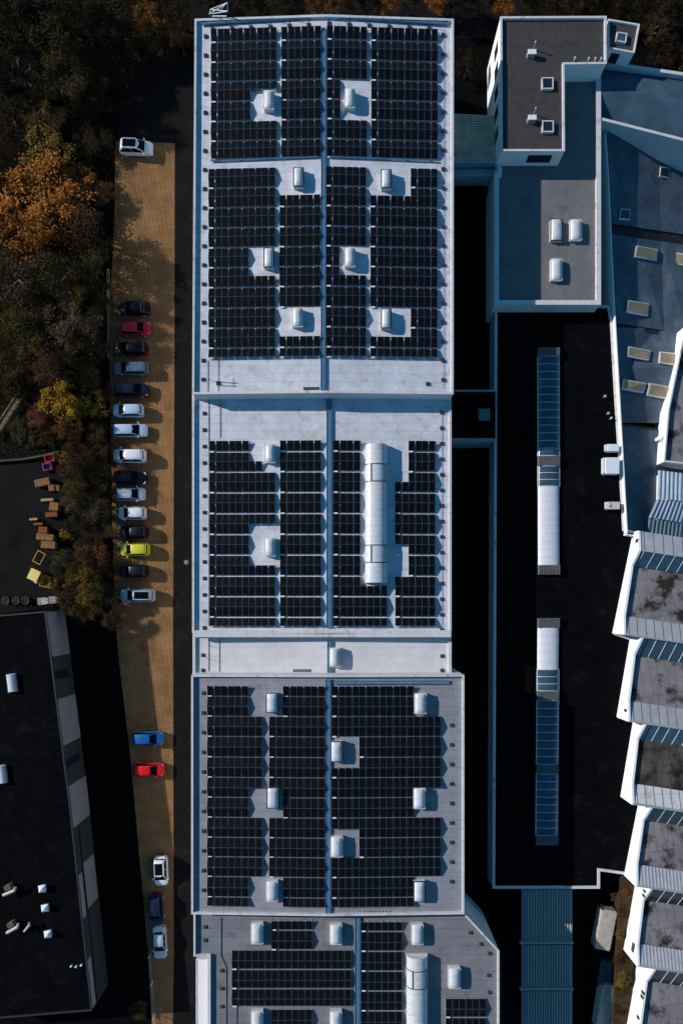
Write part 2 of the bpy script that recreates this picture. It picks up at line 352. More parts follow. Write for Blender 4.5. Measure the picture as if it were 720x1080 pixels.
barrel('m', 385, 408.5, 468, 615)
barrel('a', 429, 451.5, 1010, 1120)

# ------------------------------------------------------------------ solar rows
MOD = {}
def module_mesh(w, l):
    k = (round(w, 2), round(l, 2))
    if k not in MOD:
        m = MB(); a, b = k[0] / 2, k[1] / 2
        m.box(-a, a, -b, b, -0.04, 0, 1)
        e = 0.022; m.poly([(-a + e, -b + e, .004), (a - e, -b + e, .004), (a - e, b - e, .004), (-a + e, b - e, .004)], 0)
        MOD[k] = m.mesh('solar_module', [CELL, FRAME])
    return MOD[k]
RACKM = {}
ORD = ['first', 'second', 'third', 'fourth', 'fifth', 'sixth', 'seventh', 'eighth', 'ninth', 'tenth', 'eleventh', 'twelfth']
LOW, HIGH = 0.14, 0.41
def solar_row(hall, x0, mw, y0, y1, ncol, scol, kind, label, gap):
    """kind: 'tent' (north slope + south slope), 'south' = only the slope falling south, 'north' = only the slope rising south.
       ncol / scol = (first, last) module columns present on the northern / southern slope, counted from x0 in module widths mw (px)"""
    root_, zb, dz = HALL[hall]
    a = P(x0, y0, zb + 0.3); b = P(x0, y1, zb + 0.3); s = K * (H - zb - .3) / H; w = mw * s
    g = gap / 2
    half = (a.y - b.y - gap) / (2 if kind == 'tent' else 1)
    cols = [c for c in (ncol, scol) if c and c[1] > c[0]]
    c0 = min(c[0] for c in cols); c1 = max(c[1] for c in cols)
    cx = a.x + (c0 + c1) / 2 * w; cy = (a.y + b.y) / 2
    t = thing('solar_panel_row', label, 'solar panels', (cx, cy, roof_z(zb, cx, dz)), 0, 'rows of solar panels on the long factory roofs')
    L = math.hypot(half, HIGH - LOW) - 0.01; ang = math.atan2(HIGH - LOW, half)
    def lay(cr, yc, sign):
        for c in range(cr[0], cr[1]):
            xx = a.x + (c + .5) * w + (-.028 if c % 2 == 0 else .028)
            o = bpy.data.objects.new('solar_module', module_mesh(w - 0.07, L)); C.objects.link(o); o.parent = t
            zz = roof_z(zb, xx, dz) + (LOW + HIGH) / 2
            o.location = (xx - cx, yc - cy, zz - t.location.z)
            slope = -dz / 16.8 if xx > RIDGE else dz / 16.8
            o.rotation_euler = (sign * ang + random.uniform(-.006, .006), -math.atan(slope) + random.uniform(-.004, .004), 0)
    if kind == 'tent':
        if ncol: lay(ncol, a.y - g - half / 2, -1)       # northern slope rises to the south
        if scol: lay(scol, b.y + g + half / 2, 1)
    elif kind == 'south': lay(scol, (a.y + b.y) / 2, 1)
    else: lay(ncol, (a.y + b.y) / 2, -1)
    # rails and legs under the ridge, gable triangles left open; small lit connector at the west end of the valley
    m = MB(); zc = roof_z(zb, cx, dz)
    hasn = lambda c: bool(ncol) and ncol[0] <= c <= ncol[1]
    hass = lambda c: bool(scol) and scol[0] <= c <= scol[1]
    for c in range(c0, c1 + 1):
        xx = a.x + c * w; z = roof_z(zb, xx, dz)
        yt = a.y - .05 if (hasn(c) or kind != 'tent') else cy + .03
        yb = b.y + .05 if (hass(c) or kind != 'tent') else cy - .03
        if not (hasn(c) or hass(c)): continue
        m.box(xx - .02, xx + .02, yb, yt, z, z + .05)
        yy = cy if kind == 'tent' else a.y - .05 if kind == 'south' else b.y + .05
        m.box(xx - .02, xx + .02, yy - .02, yy + .02, z, z + HIGH - .1)
    for yy, cr in ((b.y + .16, scol if kind == 'tent' else (c0, c1)), (a.y - .16, ncol if kind == 'tent' else (c0, c1)), (cy, (c0, c1))):
        if not cr: continue
        x0_, x1_ = a.x + cr[0] * w - .02, a.x + cr[1] * w + .02; za_, zb_ = roof_z(zb, x0_, dz), roof_z(zb, x1_, dz)
        lo = [(x0_, yy - .02), (x1_, yy - .02), (x1_, yy + .02), (x0_, yy + .02)]; zz = [za_, zb_, zb_, za_]
        m.hexa([(p[0], p[1], q - .02) for p, q in zip(lo, zz)], [(p[0], p[1], q + .04) for p, q in zip(lo, zz)])
    m.build('mounting_rack', RACK, t)
    e = MB(); x = a.x + c0 * w; z = roof_z(zb, x, dz)
    e.box(x + .08, x + .55, b.y - .07, b.y + .09, z + .05, z + .15); e.build('junction_box', WHITE_BAR, t)
    return t
FIELD = {}
def field(hall, where, x0, x1, n, ys, cuts, first='tent', last='tent', gap=0.20):
    """ys: photo y of valleys; cuts: (y0, y1, c0, c1) removed columns for that span of y"""
    mw = (x1 - x0) / n
    rows = []
    for i in range(len(ys) - 1):
        y0, y1 = ys[i], ys[i + 1]; ym = (y0 + y1) / 2
        kind = first if i == 0 else last if i == len(ys) - 2 else 'tent'
        def present(ya, yb):
            s = [True] * n
            for (ca, cb, k0, k1) in cuts:
                if ca < (ya + yb) / 2 < cb:
                    for k_ in range(k0, k1): s[k_] = False
            run = [i_ for i_ in range(n) if s[i_]]
            return (run[0], run[-1] + 1) if run else None
        if kind == 'tent': nc, sc = present(y0, ym), present(ym, y1)
        elif kind == 'south': nc, sc = None, present(y0, y1)
        else: nc, sc = present(y0, y1), None
        if nc or sc: rows.append((y0, y1, nc, sc, kind))
    for i, (y0, y1, nc, sc, kind) in enumerate(rows):
        nm = ORD[i] if i < len(rows) - 1 else 'last'
        solar_row(hall, x0, mw, y0, y1, nc, sc, kind, '%s solar row from the north, %s' % (nm, where), gap)
YN = [31.5, 44.2, 65.2, 86, 107, 127.8, 148.6, 168]
field('n', 'westernmost block, upper field, north hall', 222.5, 292, 10, YN, [(96, 128, 6, 10)], first='south', gap=.16)
field('n', 'block west of ridge, upper field, north hall', 297, 338.7, 6, YN, [], first='south', gap=.16)
field('n', 'block east of ridge, upper field, north hall', 344.8, 386.7, 6, YN, [(86, 128, 2, 6)], first='south', gap=.16)
field('n', 'easternmost block, upper field, north hall', 391.2, 461.3, 10, YN, [], first='south', gap=.16)
YL = [177, 198.2, 219, 240.2, 261.2, 282.2, 303.2, 324.8, 346, 367.1, 378]
field('n', 'westernmost block, lower field, north hall', 220, 290.5, 10, YL, [(261, 293, 6, 10)], last='north', gap=.16)
field('n', 'block west of ridge, lower field, north hall', 295, 337.8, 6, YL, [(170, 208, 0, 6), (324, 356, 0, 6)], last='north', gap=.16)
field('n', 'block east of ridge, lower field, north hall', 343.8, 385.8, 6, YL, [(261, 293, 2, 6)], last='north', gap=.16)
field('n', 'easternmost block, lower field, north hall', 390.3, 461, 10, YL, [(170, 208, 0, 6), (324, 356, 0, 6)], last='north', gap=.16)
YM = [464.5, 476.3, 497.6, 519.5, 541.5, 563.5, 585.2, 607.4, 629, 650.8, 661]
field('m', 'westernmost block of the middle hall', 220.8, 290.3, 10, YM, [(460, 487, 6, 10), (487, 497.5, 8, 10), (552.5, 596, 6, 10)], first='south', last='north', gap=.20)
field('m', 'block just west of the ridge on the middle hall', 295.5, 338.5, 6, YM, [], first='south', last='north', gap=.20)
field('m', 'middle hall, between ridge and barrel skylight', 351.4, 408, 8, YM, [(460, 618, 4, 8)], first='south', last='north', gap=.20)
field('m', 'middle hall, east of the barrel skylight', 416.5, 458.6, 6, YM, [(460, 508, 0, 2), (574, 607, 0, 2)], first='south', last='north', gap=.20)
YS = [723, 734.1, 755.2, 776.5, 798.2, 819.6, 840.7, 861.9, 883, 903.6, 924.5, 946, 955]
field('s', 'westernmost block of the south hall', 218.6, 276.6, 8, YS, [(715, 755, 6, 8), (830, 862, 6, 8), (924, 960, 6, 8)], first='south', last='north', gap=.08)
field('s', 'block just west of the ridge on the south hall', 284, 342.6, 8, YS, [(715, 755, 0, 2), (830, 862, 0, 2), (924, 960, 0, 2)], first='south', last='north', gap=.08)
field('s', 'wide block east of the ridge on the south hall', 349.8, 464.5, 16, YS, [(715, 755, 12, 16), (830, 862, 12, 16), (924, 960, 12, 16), (776.5, 809, 0, 4), (872, 904, 0, 4)], first='south', last='north', gap=.08)
field('a', 'southernmost hall, small block between two skylights', 286, 329, 6, [970.5, 981.7, 1002.5], [], first='south', gap=.16)
field('a', 'broad western block of the southernmost hall', 244.4, 370, 18, [1002.5, 1023.2, 1043.5, 1062.5], [], gap=.16)
field('a', 'southernmost hall, small block at bottom edge', 286, 329, 6, [1065, 1086, 1107], [], gap=.16)
field('a', 'southernmost hall, block beside the barrel skylight', 380.6, 423.7, 6, [971.5, 983, 1004, 1025, 1046, 1067, 1088, 1109], [], first='south', gap=.16)
field('a', 'southernmost hall, south east corner block', 469.8, 512, 6, [1053.5, 1074, 1095], [], gap=.16)

# ------------------------------------------------------------------ cable trays, anchors and cables on the hall roofs
def tray(hall, x0, y0, x1, y1, w, label):
    zb = HALL[hall][1]; a = P(x0, y0, zb + .2); b = P(x1, y1, zb + .2); m = MB(); d = (b - a).normalized(); n = Vector((-d.y, d.x, 0)) * (w / 2)
    za, zc = roof_z(zb, a.x, HALL[hall][2]), roof_z(zb, b.x, HALL[hall][2])
    za += 0.10; zc += 0.10
    def q(c, o, z): return (c.x + o.x, c.y + o.y, z)
    def bar(o1, o2, h0, h1):
        lo = [q(a, o1, za + h0), q(b, o1, zc + h0), q(b, o2, zc + h0), q(a, o2, za + h0)]
        hi = [q(a, o1, za + h1), q(b, o1, zc + h1), q(b, o2, zc + h1), q(a, o2, za + h1)]
        m.hexa(lo, hi)
    bar(-n, n, 0, .03); bar(-n, -n * .85, .03, .12); bar(n * .85, n, .03, .12); bar(-n * .35, n * .35, .03, .07)
    L = (b - a).length; k_ = int(L / 3)
    for i in range(k_ + 1):
        c = a.lerp(b, (i + .3) / (k_ + .6)); z = roof_z(zb, c.x, HALL[hall][2]); m.box(c.x - w * .6, c.x + w * .6, c.y - .08, c.y + .08, z - .02, z + .10)
    o = m.build('cable_tray', TRAY); tag(o, label, 'cable tray', 'cable trays on the long roofs'); centre_origin(o)
tray('n', 341.6, 33, 340.7, 414, .55, 'blue cable tray running along the ridge of the north hall')
tray('m', 347, 418, 347, 662, .62, 'blue cable tray running along the ridge of the middle hall')
tray('l', 347.5, 676, 347.5, 710, .55, 'short blue cable tray crossing the narrow cream roofed strip')
tray('s', 346, 716, 346, 962, .6, 'blue cable tray running along the ridge of the south hall')
tray('a', 377, 968, 377, 1118, .6, 'blue cable tray between two solar blocks on the southernmost hall')
tray('n', 222, 169.6, 336, 168.2, .16, 'blue cable tray between the two solar fields, west half of north hall')
tray('n', 347, 168.2, 461, 169.6, .16, 'blue cable tray between the two solar fields, east half of north hall')
tray('s', 352, 719.5, 474, 719.5, .4, 'blue cable tray along the north parapet of the south hall')
tray('n', 212, 24.6, 341, 20.8, .4, 'blue cable tray along the north gable parapet, west half')
tray('n', 346, 20.8, 472, 24.6, .4, 'blue cable tray along the north gable parapet, east half')

ANCH = MB(); ANCH.box(-.22, .22, -.22, .22, 0, .07); ANCH.box(-.13, .13, -.13, .13, .07, .12); ANCH.tube((0, 0, .12), (0, 0, .32), .025, n=6)
ANCH_ME = ANCH.mesh('anchor_block', RUBBER)
def anchors(hall, pts):
    root, zb, dz = HALL[hall]
    for x, y in pts:
        c = P(x, y, zb + .1); o = bpy.data.objects.new('anchor_block', ANCH_ME); C.objects.link(o); o.parent = root
        o.location = (c.x - root.location.x, c.y - root.location.y, roof_z(zb, c.x, dz) - root.location.z); o.rotation_euler = (0, 0, random.uniform(-.1, .1))
anchors('n', [(217 - i * .16, 38.4 + 20.1 * i) for i in range(19)] + [(467, 37 + 20.2 * i) for i in range(19)] +
        [(224.5 + 20.2 * i, 31 - 0.3 * i) for i in range(6)] + [(347 + 21 * i, 28.5 + .4 * i) for i in range(6)] + [(230, 404), (450.5, 405)])
anchors('m', [(215.5, 436 + 17.4 * i) for i in range(14)] + [(465.5, 435 + 16.4 * i) for i in range(15)])
anchors('l', [(214, 691), (214, 707), (466, 692), (466, 707)])
anchors('s', [(214.5, 731 + 20.8 * i) for i in range(11)] + [(476, 765 + 20.6 * i) for i in range(9)])
anchors('a', [(216.5, 978), (216.5, 992), (234, 1024), (234, 1043), (234, 1062), (496, 984), (507, 996), (516, 1006), (515, 1029), (516, 1047)])
def cable(hall, pts, r=.03):
    root, zb, dz = HALL[hall]; m = MB(); ps = [P(x, y, zb) for x, y in pts]
    ps = [Vector((p.x, p.y, roof_z(zb, p.x, dz) + .04)) for p in ps]
    for a, b in zip(ps, ps[1:]): m.tube(a, b, r, n=4)
    m.build('safety_cable', DARK_METAL, root)
cable('n', [(219.3, 380), (219, 413)]); cable('n', [(230.5, 380), (230.2, 413)]); cable('n', [(219, 400), (228, 403), (251, 405)], .025); cable('n', [(229, 407), (250, 408)], .025); cable('n', [(246, 399), (246.5, 408)], .02)
cable('n', [(222, 22), (222.5, 31)]); cable('n', [(467, 31), (467, 410)], .02); 
for i in range(6): cable('n', [(224.5 + 20.2 * i, 22), (224.5 + 20.2 * i, 31)], .025); cable('n', [(347 + 21 * i, 21), (347 + 21 * i, 29)], .025)
for i in range(5): cable('n', [(224.5 + 20.2 * i, 23), (244 + 20.2 * i, 29)], .018); cable('n', [(347 + 21 * i, 22), (367 + 21 * i, 28)], .018)
cable('m', [(220.3, 418), (220.3, 660)]); cable('m', [(232.5, 418), (232.5, 462)]); cable('m', [(220, 424), (238, 430)], .02); cable('m', [(465.5, 430), (465.5, 664)], .02)
cable('l', [(220.3, 674), (220.3, 708)]); cable('l', [(231.5, 674), (231.5, 708)]); cable('l', [(220, 681), (232, 684)], .02); cable('l', [(217, 694), (231, 698)], .02)
cable('a', [(233.5, 968), (233.5, 1008), (239, 1020), (239, 1110)], .035); cable('a', [(250, 1062), (250, 1110)], .03)
for (x, y, h) in ((254, 689, 'l'), (253, 411.5, 'n'), (322, 411.5, 'n'), (455, 690, 'l')):
    pass
def grating(hall, x0, x1, y, nm):
    root, zb, dz = HALL[hall]; m = MB(); n = 8
    for i in range(n):
        c = P(x0 + (x1 - x0) * i / (n - 1), y, zb); z = roof_z(zb, c.x, dz); m.box(c.x - .07, c.x + .07, c.y - .17, c.y + .17, z, z + .05)
    m.build('drain_grating', DARK_METAL, root)
grating('n', 321, 336, 411.2, 0); grating('m', 320, 336, 412.5, 0) if False else None
grating('l', 310, 327, 707, 0); grating('s', 384, 411, 961.2, 0); 

# ------------------------------------------------------------------ tower, terrace, dark hall, corridors (east)
tower = building('office_tower', 'L-shaped office tower with brown black felt roof, white coping and two square rooflights', 'office building',
    [(527.5, 17.5), (639, 17), (639, 67), (594.5, 67.5), (595, 159), (528, 159)], 7.7, 0.30, 0.22, WHITE_WALL, COPING, TOWER_ROOF)
def wall_window(root, a, b, f0, f1, z0, z1, nx=3, name='window'):
    """window on wall from world a to b (xy), fractions f0..f1, bars included"""
    a, b = Vector((a.x, a.y, 0)), Vector((b.x, b.y, 0)); d = (b - a); n = Vector((d.y, -d.x, 0)).normalized()
    p0, p1 = a + d * f0, a + d * f1
    def bx(m, s0, s1, z0, z1, o0, o1):
        u0, u1 = p0.lerp(p1, s0), p0.lerp(p1, s1)
        lo = [u0 + n * o0, u1 + n * o0, u1 + n * o1, u0 + n * o1]
        m.hexa([(v.x, v.y, z0) for v in lo], [(v.x, v.y, z1) for v in lo])
    m = MB(); bx(m, 0, 1, z0, z1, -.05, .02); w = m.build(name, GLASS, root)
    f = MB()
    for i in range(nx + 1): t = i / nx; bx(f, max(0, t - .02), min(1, t + .02), z0, z1, .021, .05)
    bx(f, 0, 1, z0 - .05, z0 + .03, .021, .06); bx(f, 0, 1, z1 - .03, z1 + .05, .021, .06); bx(f, 0, 1, (z0 + z1) / 2 - .03, (z0 + z1) / 2 + .03, .021, .045)
    f.build('frame', DARK_METAL, w)
wall_window(tower, P(528, 159, 7.7), P(595, 159, 7.7), .46, .84, 5.7, 6.9, 4)
wall_window(tower, P(528, 159, 7.7), P(595, 159, 7.7), .10, .16, 5.6, 6.9, 1) if False else None
for f0 in (0.1, 0.25, .42, .58, .74): wall_window(tower, P(527.5, 17.5, 7.7), P(528, 159, 7.7), f0, f0 + .08, 4.6, 6.2, 2)
ann = building('stair_tower', 'small skewed annex at the north east corner of the tower with one square rooflight', 'building',
    [(641, 20), (674, 25.5), (668.5, 55.5), (641, 50.5)], 7.2, 0.25, 0.16, WHITE_WALL, COPING, TOWER_ROOF)
wall_window(ann, P(641, 50.5, 7.2), P(668.5, 55.5, 7.2), .2, .52, 4.9, 6.6, 1)
def roof_box(root, px, py, z, w, l, h, glass, rot=0):
    c = P(px, py, z + h); m = MB(); ca, sa = math.cos(rot), math.sin(rot)
    fn = lambda q: (c.x + q[0] * ca - q[1] * sa, c.y + q[0] * sa + q[1] * ca, q[2])
    for (x0, x1, y0, y1) in ((-w, w, -l, -l + .13), (-w, w, l - .13, l), (-w, -w + .13, -l + .13, l - .13), (w - .13, w, -l + .13, l - .13)): m.box(x0, x1, y0, y1, z, z + h, 0, fn)
    s = m.build('skylight', COPING, root)
    gl = MB(); gl.box(-w + .1, w - .1, -l + .1, l - .1, z + h * .5, z + h - .06, 0, fn); gl.build('pane', glass, s)
zt = 7.4
roof_box(tower, 577.2, 87.5, zt, .72, .72, .35, GLASS); roof_box(tower, 577.5, 133, zt, .72, .72, .35, GLASS)
roof_box(ann, 655, 39, 6.95, .65, .6, .35, BLUE_GLASS, -.15)
def vent_unit(px, py, z, label):
    c = P(px, py, z + .4); t = thing('roof_vent', label, 'vent', (c.x, c.y, z), 0, None, True)
    m = MB(); m.box(-.5, .5, -.3, .3, 0, .1); m.box(-.45, .45, -.22, .22, .1, .62); m.build('housing', GALV, t)
    m = MB(); m.box(-.52, .52, -.3, .3, .62, .70); m.build('cover', WHITE_BAR, t)
    m = MB(); m.tube((.35, .85, 0), (.35, .85, 1.1), .07, n=10); m.tube((.35, .85, 1.1), (.35, .85, 1.25), .13, .02, n=10); m.build('pipe', GALV, t)
vent_unit(560, 56.5, zt, 'northern of two grey roof vents with a pipe on the tower roof')
vent_unit(560.3, 125.5, zt, 'southern of two grey roof vents with a pipe on the tower roof')
for i, (x, y) in enumerate(((605.5, 62.5), (620, 63), (627, 63), (633, 63))):
    c = P(x, y, zt + .2); m = MB(); m.tube((c.x, c.y, zt), (c.x, c.y, zt + .45), .08, n=8); m.tube((c.x, c.y, zt + .45), (c.x, c.y, zt + .55), .14, .05, n=8)
    o = m.build('vent_pipe', COPING); centre_origin(o); tag(o, '%s of four white vent pipes from the west on the tower wing' % ORD[i], 'vent pipe', 'vent pipes on the tower wing')
# terrace
ter = building('terrace_block', 'flat roofed terrace block south of the tower with a pale parapet and three skylights', 'building',
    [(560, 150), (560, 75), (633, 75), (633, 321), (521.5, 321), (521.5, 181), (524.5, 181), (524.5, 150)], 5.4, 0.42, 0.55, WALL, COPING, TERRACE_ROOF)
HALL['t'] = (ter, 4.98, 0.0)
for x, y in ((587, 241.5), (607.5, 241.5), (587, 283.5)): dome('t', x, y, 12, 22, .5)
# dark hall
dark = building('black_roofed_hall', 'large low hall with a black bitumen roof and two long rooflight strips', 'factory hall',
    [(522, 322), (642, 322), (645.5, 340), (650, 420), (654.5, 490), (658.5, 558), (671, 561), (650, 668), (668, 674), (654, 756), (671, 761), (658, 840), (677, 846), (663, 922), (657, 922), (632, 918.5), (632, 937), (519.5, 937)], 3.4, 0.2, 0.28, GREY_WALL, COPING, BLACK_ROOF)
HALL['d'] = (dark, 3.2, 0.0)
def strip(x0, x1, segs, drift=0.0):
    zb = 3.2; n = 10; base = .18; rise = .42
    ya, yb = segs[0][0], segs[-1][1]
    a, b = P(x0, ya, zb + .4), P(x1, yb, zb + .4)
    W = (P(x1, ya, zb + .4).x - a.x) / 2
    def cx(y): 
        t = (y - ya) / (yb - ya); return P((x0 + x1) / 2 + drift * t, y, zb + .4).x
    def ring(y, e=0.0, flat=None):
        yy = P(0, y, zb + .4).y; c = cx(y)
        return [(c + (W + e) * math.cos(math.pi * k / n), yy, zb + base + (rise + e) * math.sin(math.pi * k / n)) for k in range(n + 1)]
    m = MB(); m.loft([[(cx(y) - W, P(0, y, zb + .4).y, zb - .02), (cx(y) + W, P(0, y, zb + .4).y, zb - .02), (cx(y) + W, P(0, y, zb + .4).y, zb + base), (cx(y) - W, P(0, y, zb + .4).y, zb + base)] for y in (ya, yb)])
    root = m.build('rooflight_strip', DARK_METAL, dark)
    bars = MB()
    for (y0, y1, kind) in segs:
        if kind == 'vent':
            v = MB(); p = P(0, y0, zb + .4).y; q = P(0, y1, zb + .4).y; c = cx((y0 + y1) / 2); v.box(c - W - .03, c + W + .03, q, p, zb + base, zb + base + .40)
            for i in range(12): xx = c - W + 2 * W * (i + .5) / 12; v.box(xx - .05, xx + .05, q + .05, p - .05, zb + base + .40, zb + base + .46)
            v.build('vent_grille', GRILLE, root); continue
        d = MB(); d.loft([ring(y0 + .1), ring(y1 - .1)], caps=True); d.build('opal_glazing' if kind == 'opal' else 'clear_glazing', OPAL_PANEL if kind == 'opal' else BLUE_GLASS, root, smooth=True)
        nb = max(1, round((y1 - y0) / 8.2))
        for i in range(nb + 1):
            y = y0 + (y1 - y0) * i / nb; wd = .22 if kind == 'clear' else .10
            y = min(max(y, y0 + wd), y1 - wd)
            if kind == 'clear': bars.loft([ring(y - wd, .03), ring(y + wd, .03)], close=False, caps=False)
            elif 0 < i < nb: bars.loft([ring(y - wd, .015), ring(y + wd, .015)], 1, close=False, caps=False)
        if kind == 'clear':
            for sgn in (-1, 1):
                bars.loft([[(p.x, p.y, p.z) for p in [Vector((cx(y) + sgn * (W + .02) + o, P(0, y, zb + .4).y, zb + base + h)) for o, h in ((-.04, 0), (.04, 0), (.04, .1), (-.04, .1))]] for y in (y0, y1)])
    bars.build('glazing_bars', [WHITE_BAR, mat('joint_grey', (0.4, 0.4, 0.45), 0.5, 0.1)], root, recalc=False)
strip(567, 589.5, [(367, 376, 'vent'), (376, 481, 'clear'), (481, 491.5, 'vent'), (491.5, 513, 'clear'), (513, 596, 'opal'), (596, 606, 'vent')], 0.5)
strip(567, 589.5, [(652, 662, 'vent'), (662, 706, 'opal'), (706, 728.6, 'clear'), (728.6, 738.6, 'vent'), (738.6, 806, 'clear'), (806, 816, 'vent'), (816, 881, 'clear'), (881, 891, 'vent')], -2)
# corridor and link roofs between hall and tower
cor = building('link_corridor', 'small black roofed corridor with one square skylight joining the north hall to the dark hall', 'corridor',
    [(470, 411.5), (523.5, 411.5), (523.5, 463.5), (470, 463.5)], 4.6, 0.14, 0.16, GREY_WALL, mat('grey_coping', (0.30, 0.31, 0.33), 0.5, 0.1), BLACK_ROOF)
c = P(510.5, 437, 4.8); m = MB(); m.box(c.x - .72, c.x + .72, c.y - .72, c.y + .72, 4.45, 4.85); m.build('skylight', mat('grey_opal', (0.13, 0.17, 0.18), 0.5, 0.1), cor)
def corrugated(root_or_tag, pix, z, mtl, nrib, amp, axis='y', zs=None, thick=.08):
    """corrugated sheet over a photo quad NW, NE, SE, SW; ribs run along axis 'x' or 'y'"""
    q = [P(x, y, (zs[i] if zs else z)) for i, (x, y) in enumerate(pix)]
    m = MB(); n = nrib * 4; rows = []
    for i in range(n + 1):
        t = i / n; o = amp * (1 if (i % 4) in (1, 2) else 0)
        if axis == 'x': a, b = q[0].lerp(q[3], t), q[1].lerp(q[2], t)
        else: a, b = q[0].lerp(q[1], t), q[3].lerp(q[2], t)
        rows.append((a + Vector((0, 0, o)), b + Vector((0, 0, o))))
    for (a, b), (c_, d) in zip(rows, rows[1:]): m.poly([a, b, d, c_])
    for (a, b), (c_, d) in zip(rows, rows[1:]):
        m.poly([a - Vector((0, 0, thick + amp)), c_ - Vector((0, 0, thick + amp)), d - Vector((0, 0, thick + amp)), b - Vector((0, 0, thick + amp))])
    return m
t = thing('link_building', 'grey corrugated lean-to between the north hall and the tower', 'building', P(498, 150, 0).xy.to_3d())
corrugated(t, [(471, 119.5), (521, 122), (523, 174.5), (471, 173)], 4.6, CORR_GREY, 20, .05, 'x').build('roof', CORR_GREY, t)
m = MB(); a, b = P(471, 122, 4.4), P(521, 172, 4.4); m.box(a.x, b.x, b.y, a.y, 0, 4.45); m.build('wall', WALL, t)
m = MB(); a, b = P(471, 172.5, 4.7), P(523, 175, 4.7); m.box(a.x, b.x, b.y, a.y, 4.3, 4.72); m.build('gutter', TRAY, t)
t2 = thing('pipe_bridge', 'pale blue covered bridge south of the grey corrugated lean-to', 'bridge', P(500, 181, 0).xy.to_3d())
m = MB(); a, b = P(470, 178, 4.2), P(524, 186.5, 4.2); m.box(a.x, b.x, b.y, a.y, 3.4, 4.2); m.build('deck', GREY_WALL, t2)
m = MB(); m.box(b.x - .4, b.x - .1, b.y + .1, b.y + .4, 0, 3.4); m.box(a.x + .1, a.x + .4, b.y + .1, b.y + .4, 0, 3.4); m.build('support', GREY_WALL, t2)

# ------------------------------------------------------------------ barrel roofed building (north east)
def P2(px, py, z): return P(px, py, z)
bb = thing('barrel_roofed_building', 'blue barrel roofed building east of the tower behind a white parapet', 'building', P(690, 110, 0).xy.to_3d())
m = MB(); N = 12; rings = []
for (xa, ya, xb, yb) in ((630, 72, 631, 124), (690, 79, 692, 139), (790, 92, 795, 164)):
    a, b = P(xa, ya, 4.4), P(xb, yb, 4.4); rings.append([(a + (b - a) * (k / N)) + Vector((0, 0, 1.0 * math.sin(math.pi * k / N))) for k in range(N + 1)])
m.loft(rings, close=False, caps=False); o = m.build('barrel_roof', BARREL_ROOF, bb, smooth=True)
m = MB()
for (x0, y0, x1, y1, zt_) in ((631, 123, 800, 166, 5.3),):
    a, b = P(x0, y0, zt_), P(x1, y1, zt_); d = (b - a).normalized(); n_ = Vector((d.y, -d.x, 0)) * .35
    m.hexa([(a.x, a.y, 0), (a.x + n_.x, a.y + n_.y, 0), (b.x + n_.x, b.y + n_.y, 0), (b.x, b.y, 0)][::-1], [(a.x, a.y, zt_), (a.x + n_.x, a.y + n_.y, zt_), (b.x + n_.x, b.y + n_.y, zt_), (b.x, b.y, zt_)][::-1])
m.build('south_wall', WALL, bb)
m = MB(); a, b = P(640, 68, 5.2), P(800, 91, 5.2); d = (b - a).normalized(); n_ = Vector((-d.y, d.x, 0)) * .4
m.hexa([(a.x, a.y, 0), (b.x, b.y, 0), (b.x + n_.x, b.y + n_.y, 0), (a.x + n_.x, a.y + n_.y, 0)], [(a.x, a.y, 5.2), (b.x, b.y, 5.2), (b.x + n_.x, b.y + n_.y, 5.2), (a.x + n_.x, a.y + n_.y, 5.2)])
m.build('north_wall', WALL, bb)
m = MB(); a, b = P(629, 71, 4.6), P(631, 125, 4.6); m.box(a.x - .1, a.x + .25, b.y, a.y, 0, 4.45); m.build('west_wall', WALL, bb)

# ------------------------------------------------------------------ low roofed building (east): blue tint and eastward fall stand in for shade
low = thing('shade_blue_workshop', 'long workshop with a roof tinted blue and tilted eastwards for shade and tan rooflights', 'building', P(680, 350, 0).xy.to_3d())
LX0 = P(639, 300, 4.1).x; SL = 0.34  # steep eastward fall, invented to dim the roof like shade
def zlow(x, y=0): return max(0.3, 4.05 - SL * max(0, x - LX0))
SUN_FOLD = [(345.5, 690), (356, 684), (388, 660), (408, 668), (446, 704)]     # invented fold: roof levelled east of it to imitate sunlit patches
def foldx(py):
    for (ya, xa), (yb, xb) in zip(SUN_FOLD, SUN_FOLD[1:]):
        if ya <= py <= yb: return xa + (xb - xa) * (py - ya) / (yb - ya)
    return None
def PL(px, py, fold=True):
    z = 3.5; fx = foldx(py) if fold else None
    xf = None
    if fx is not None:
        zf = 3.5
        for _ in range(12): zf = zlow(P(fx, py, zf).x)
        xf = P(fx, py, zf).x
    for _ in range(12):
        x = P(px, py, z).x
        z = zlow(x) if xf is None or x <= xf else zlow(xf) - .10 * (x - xf)
    return P(px, py, z)
edge = [(637.5, 140), (641, 190), (645, 280), (648, 340), (652.5, 420), (656.5, 490), (660.5, 562)]
bands = [140, 192, 236, 247, 341, 345.5, 446, 449, 566]
m = MB()
def left(y):
    for (xa, ya), (xb, yb) in zip(edge, edge[1:]):
        if ya <= y <= yb: return xa + (xb - xa) * (y - ya) / (yb - ya)
    return edge[-1][0]
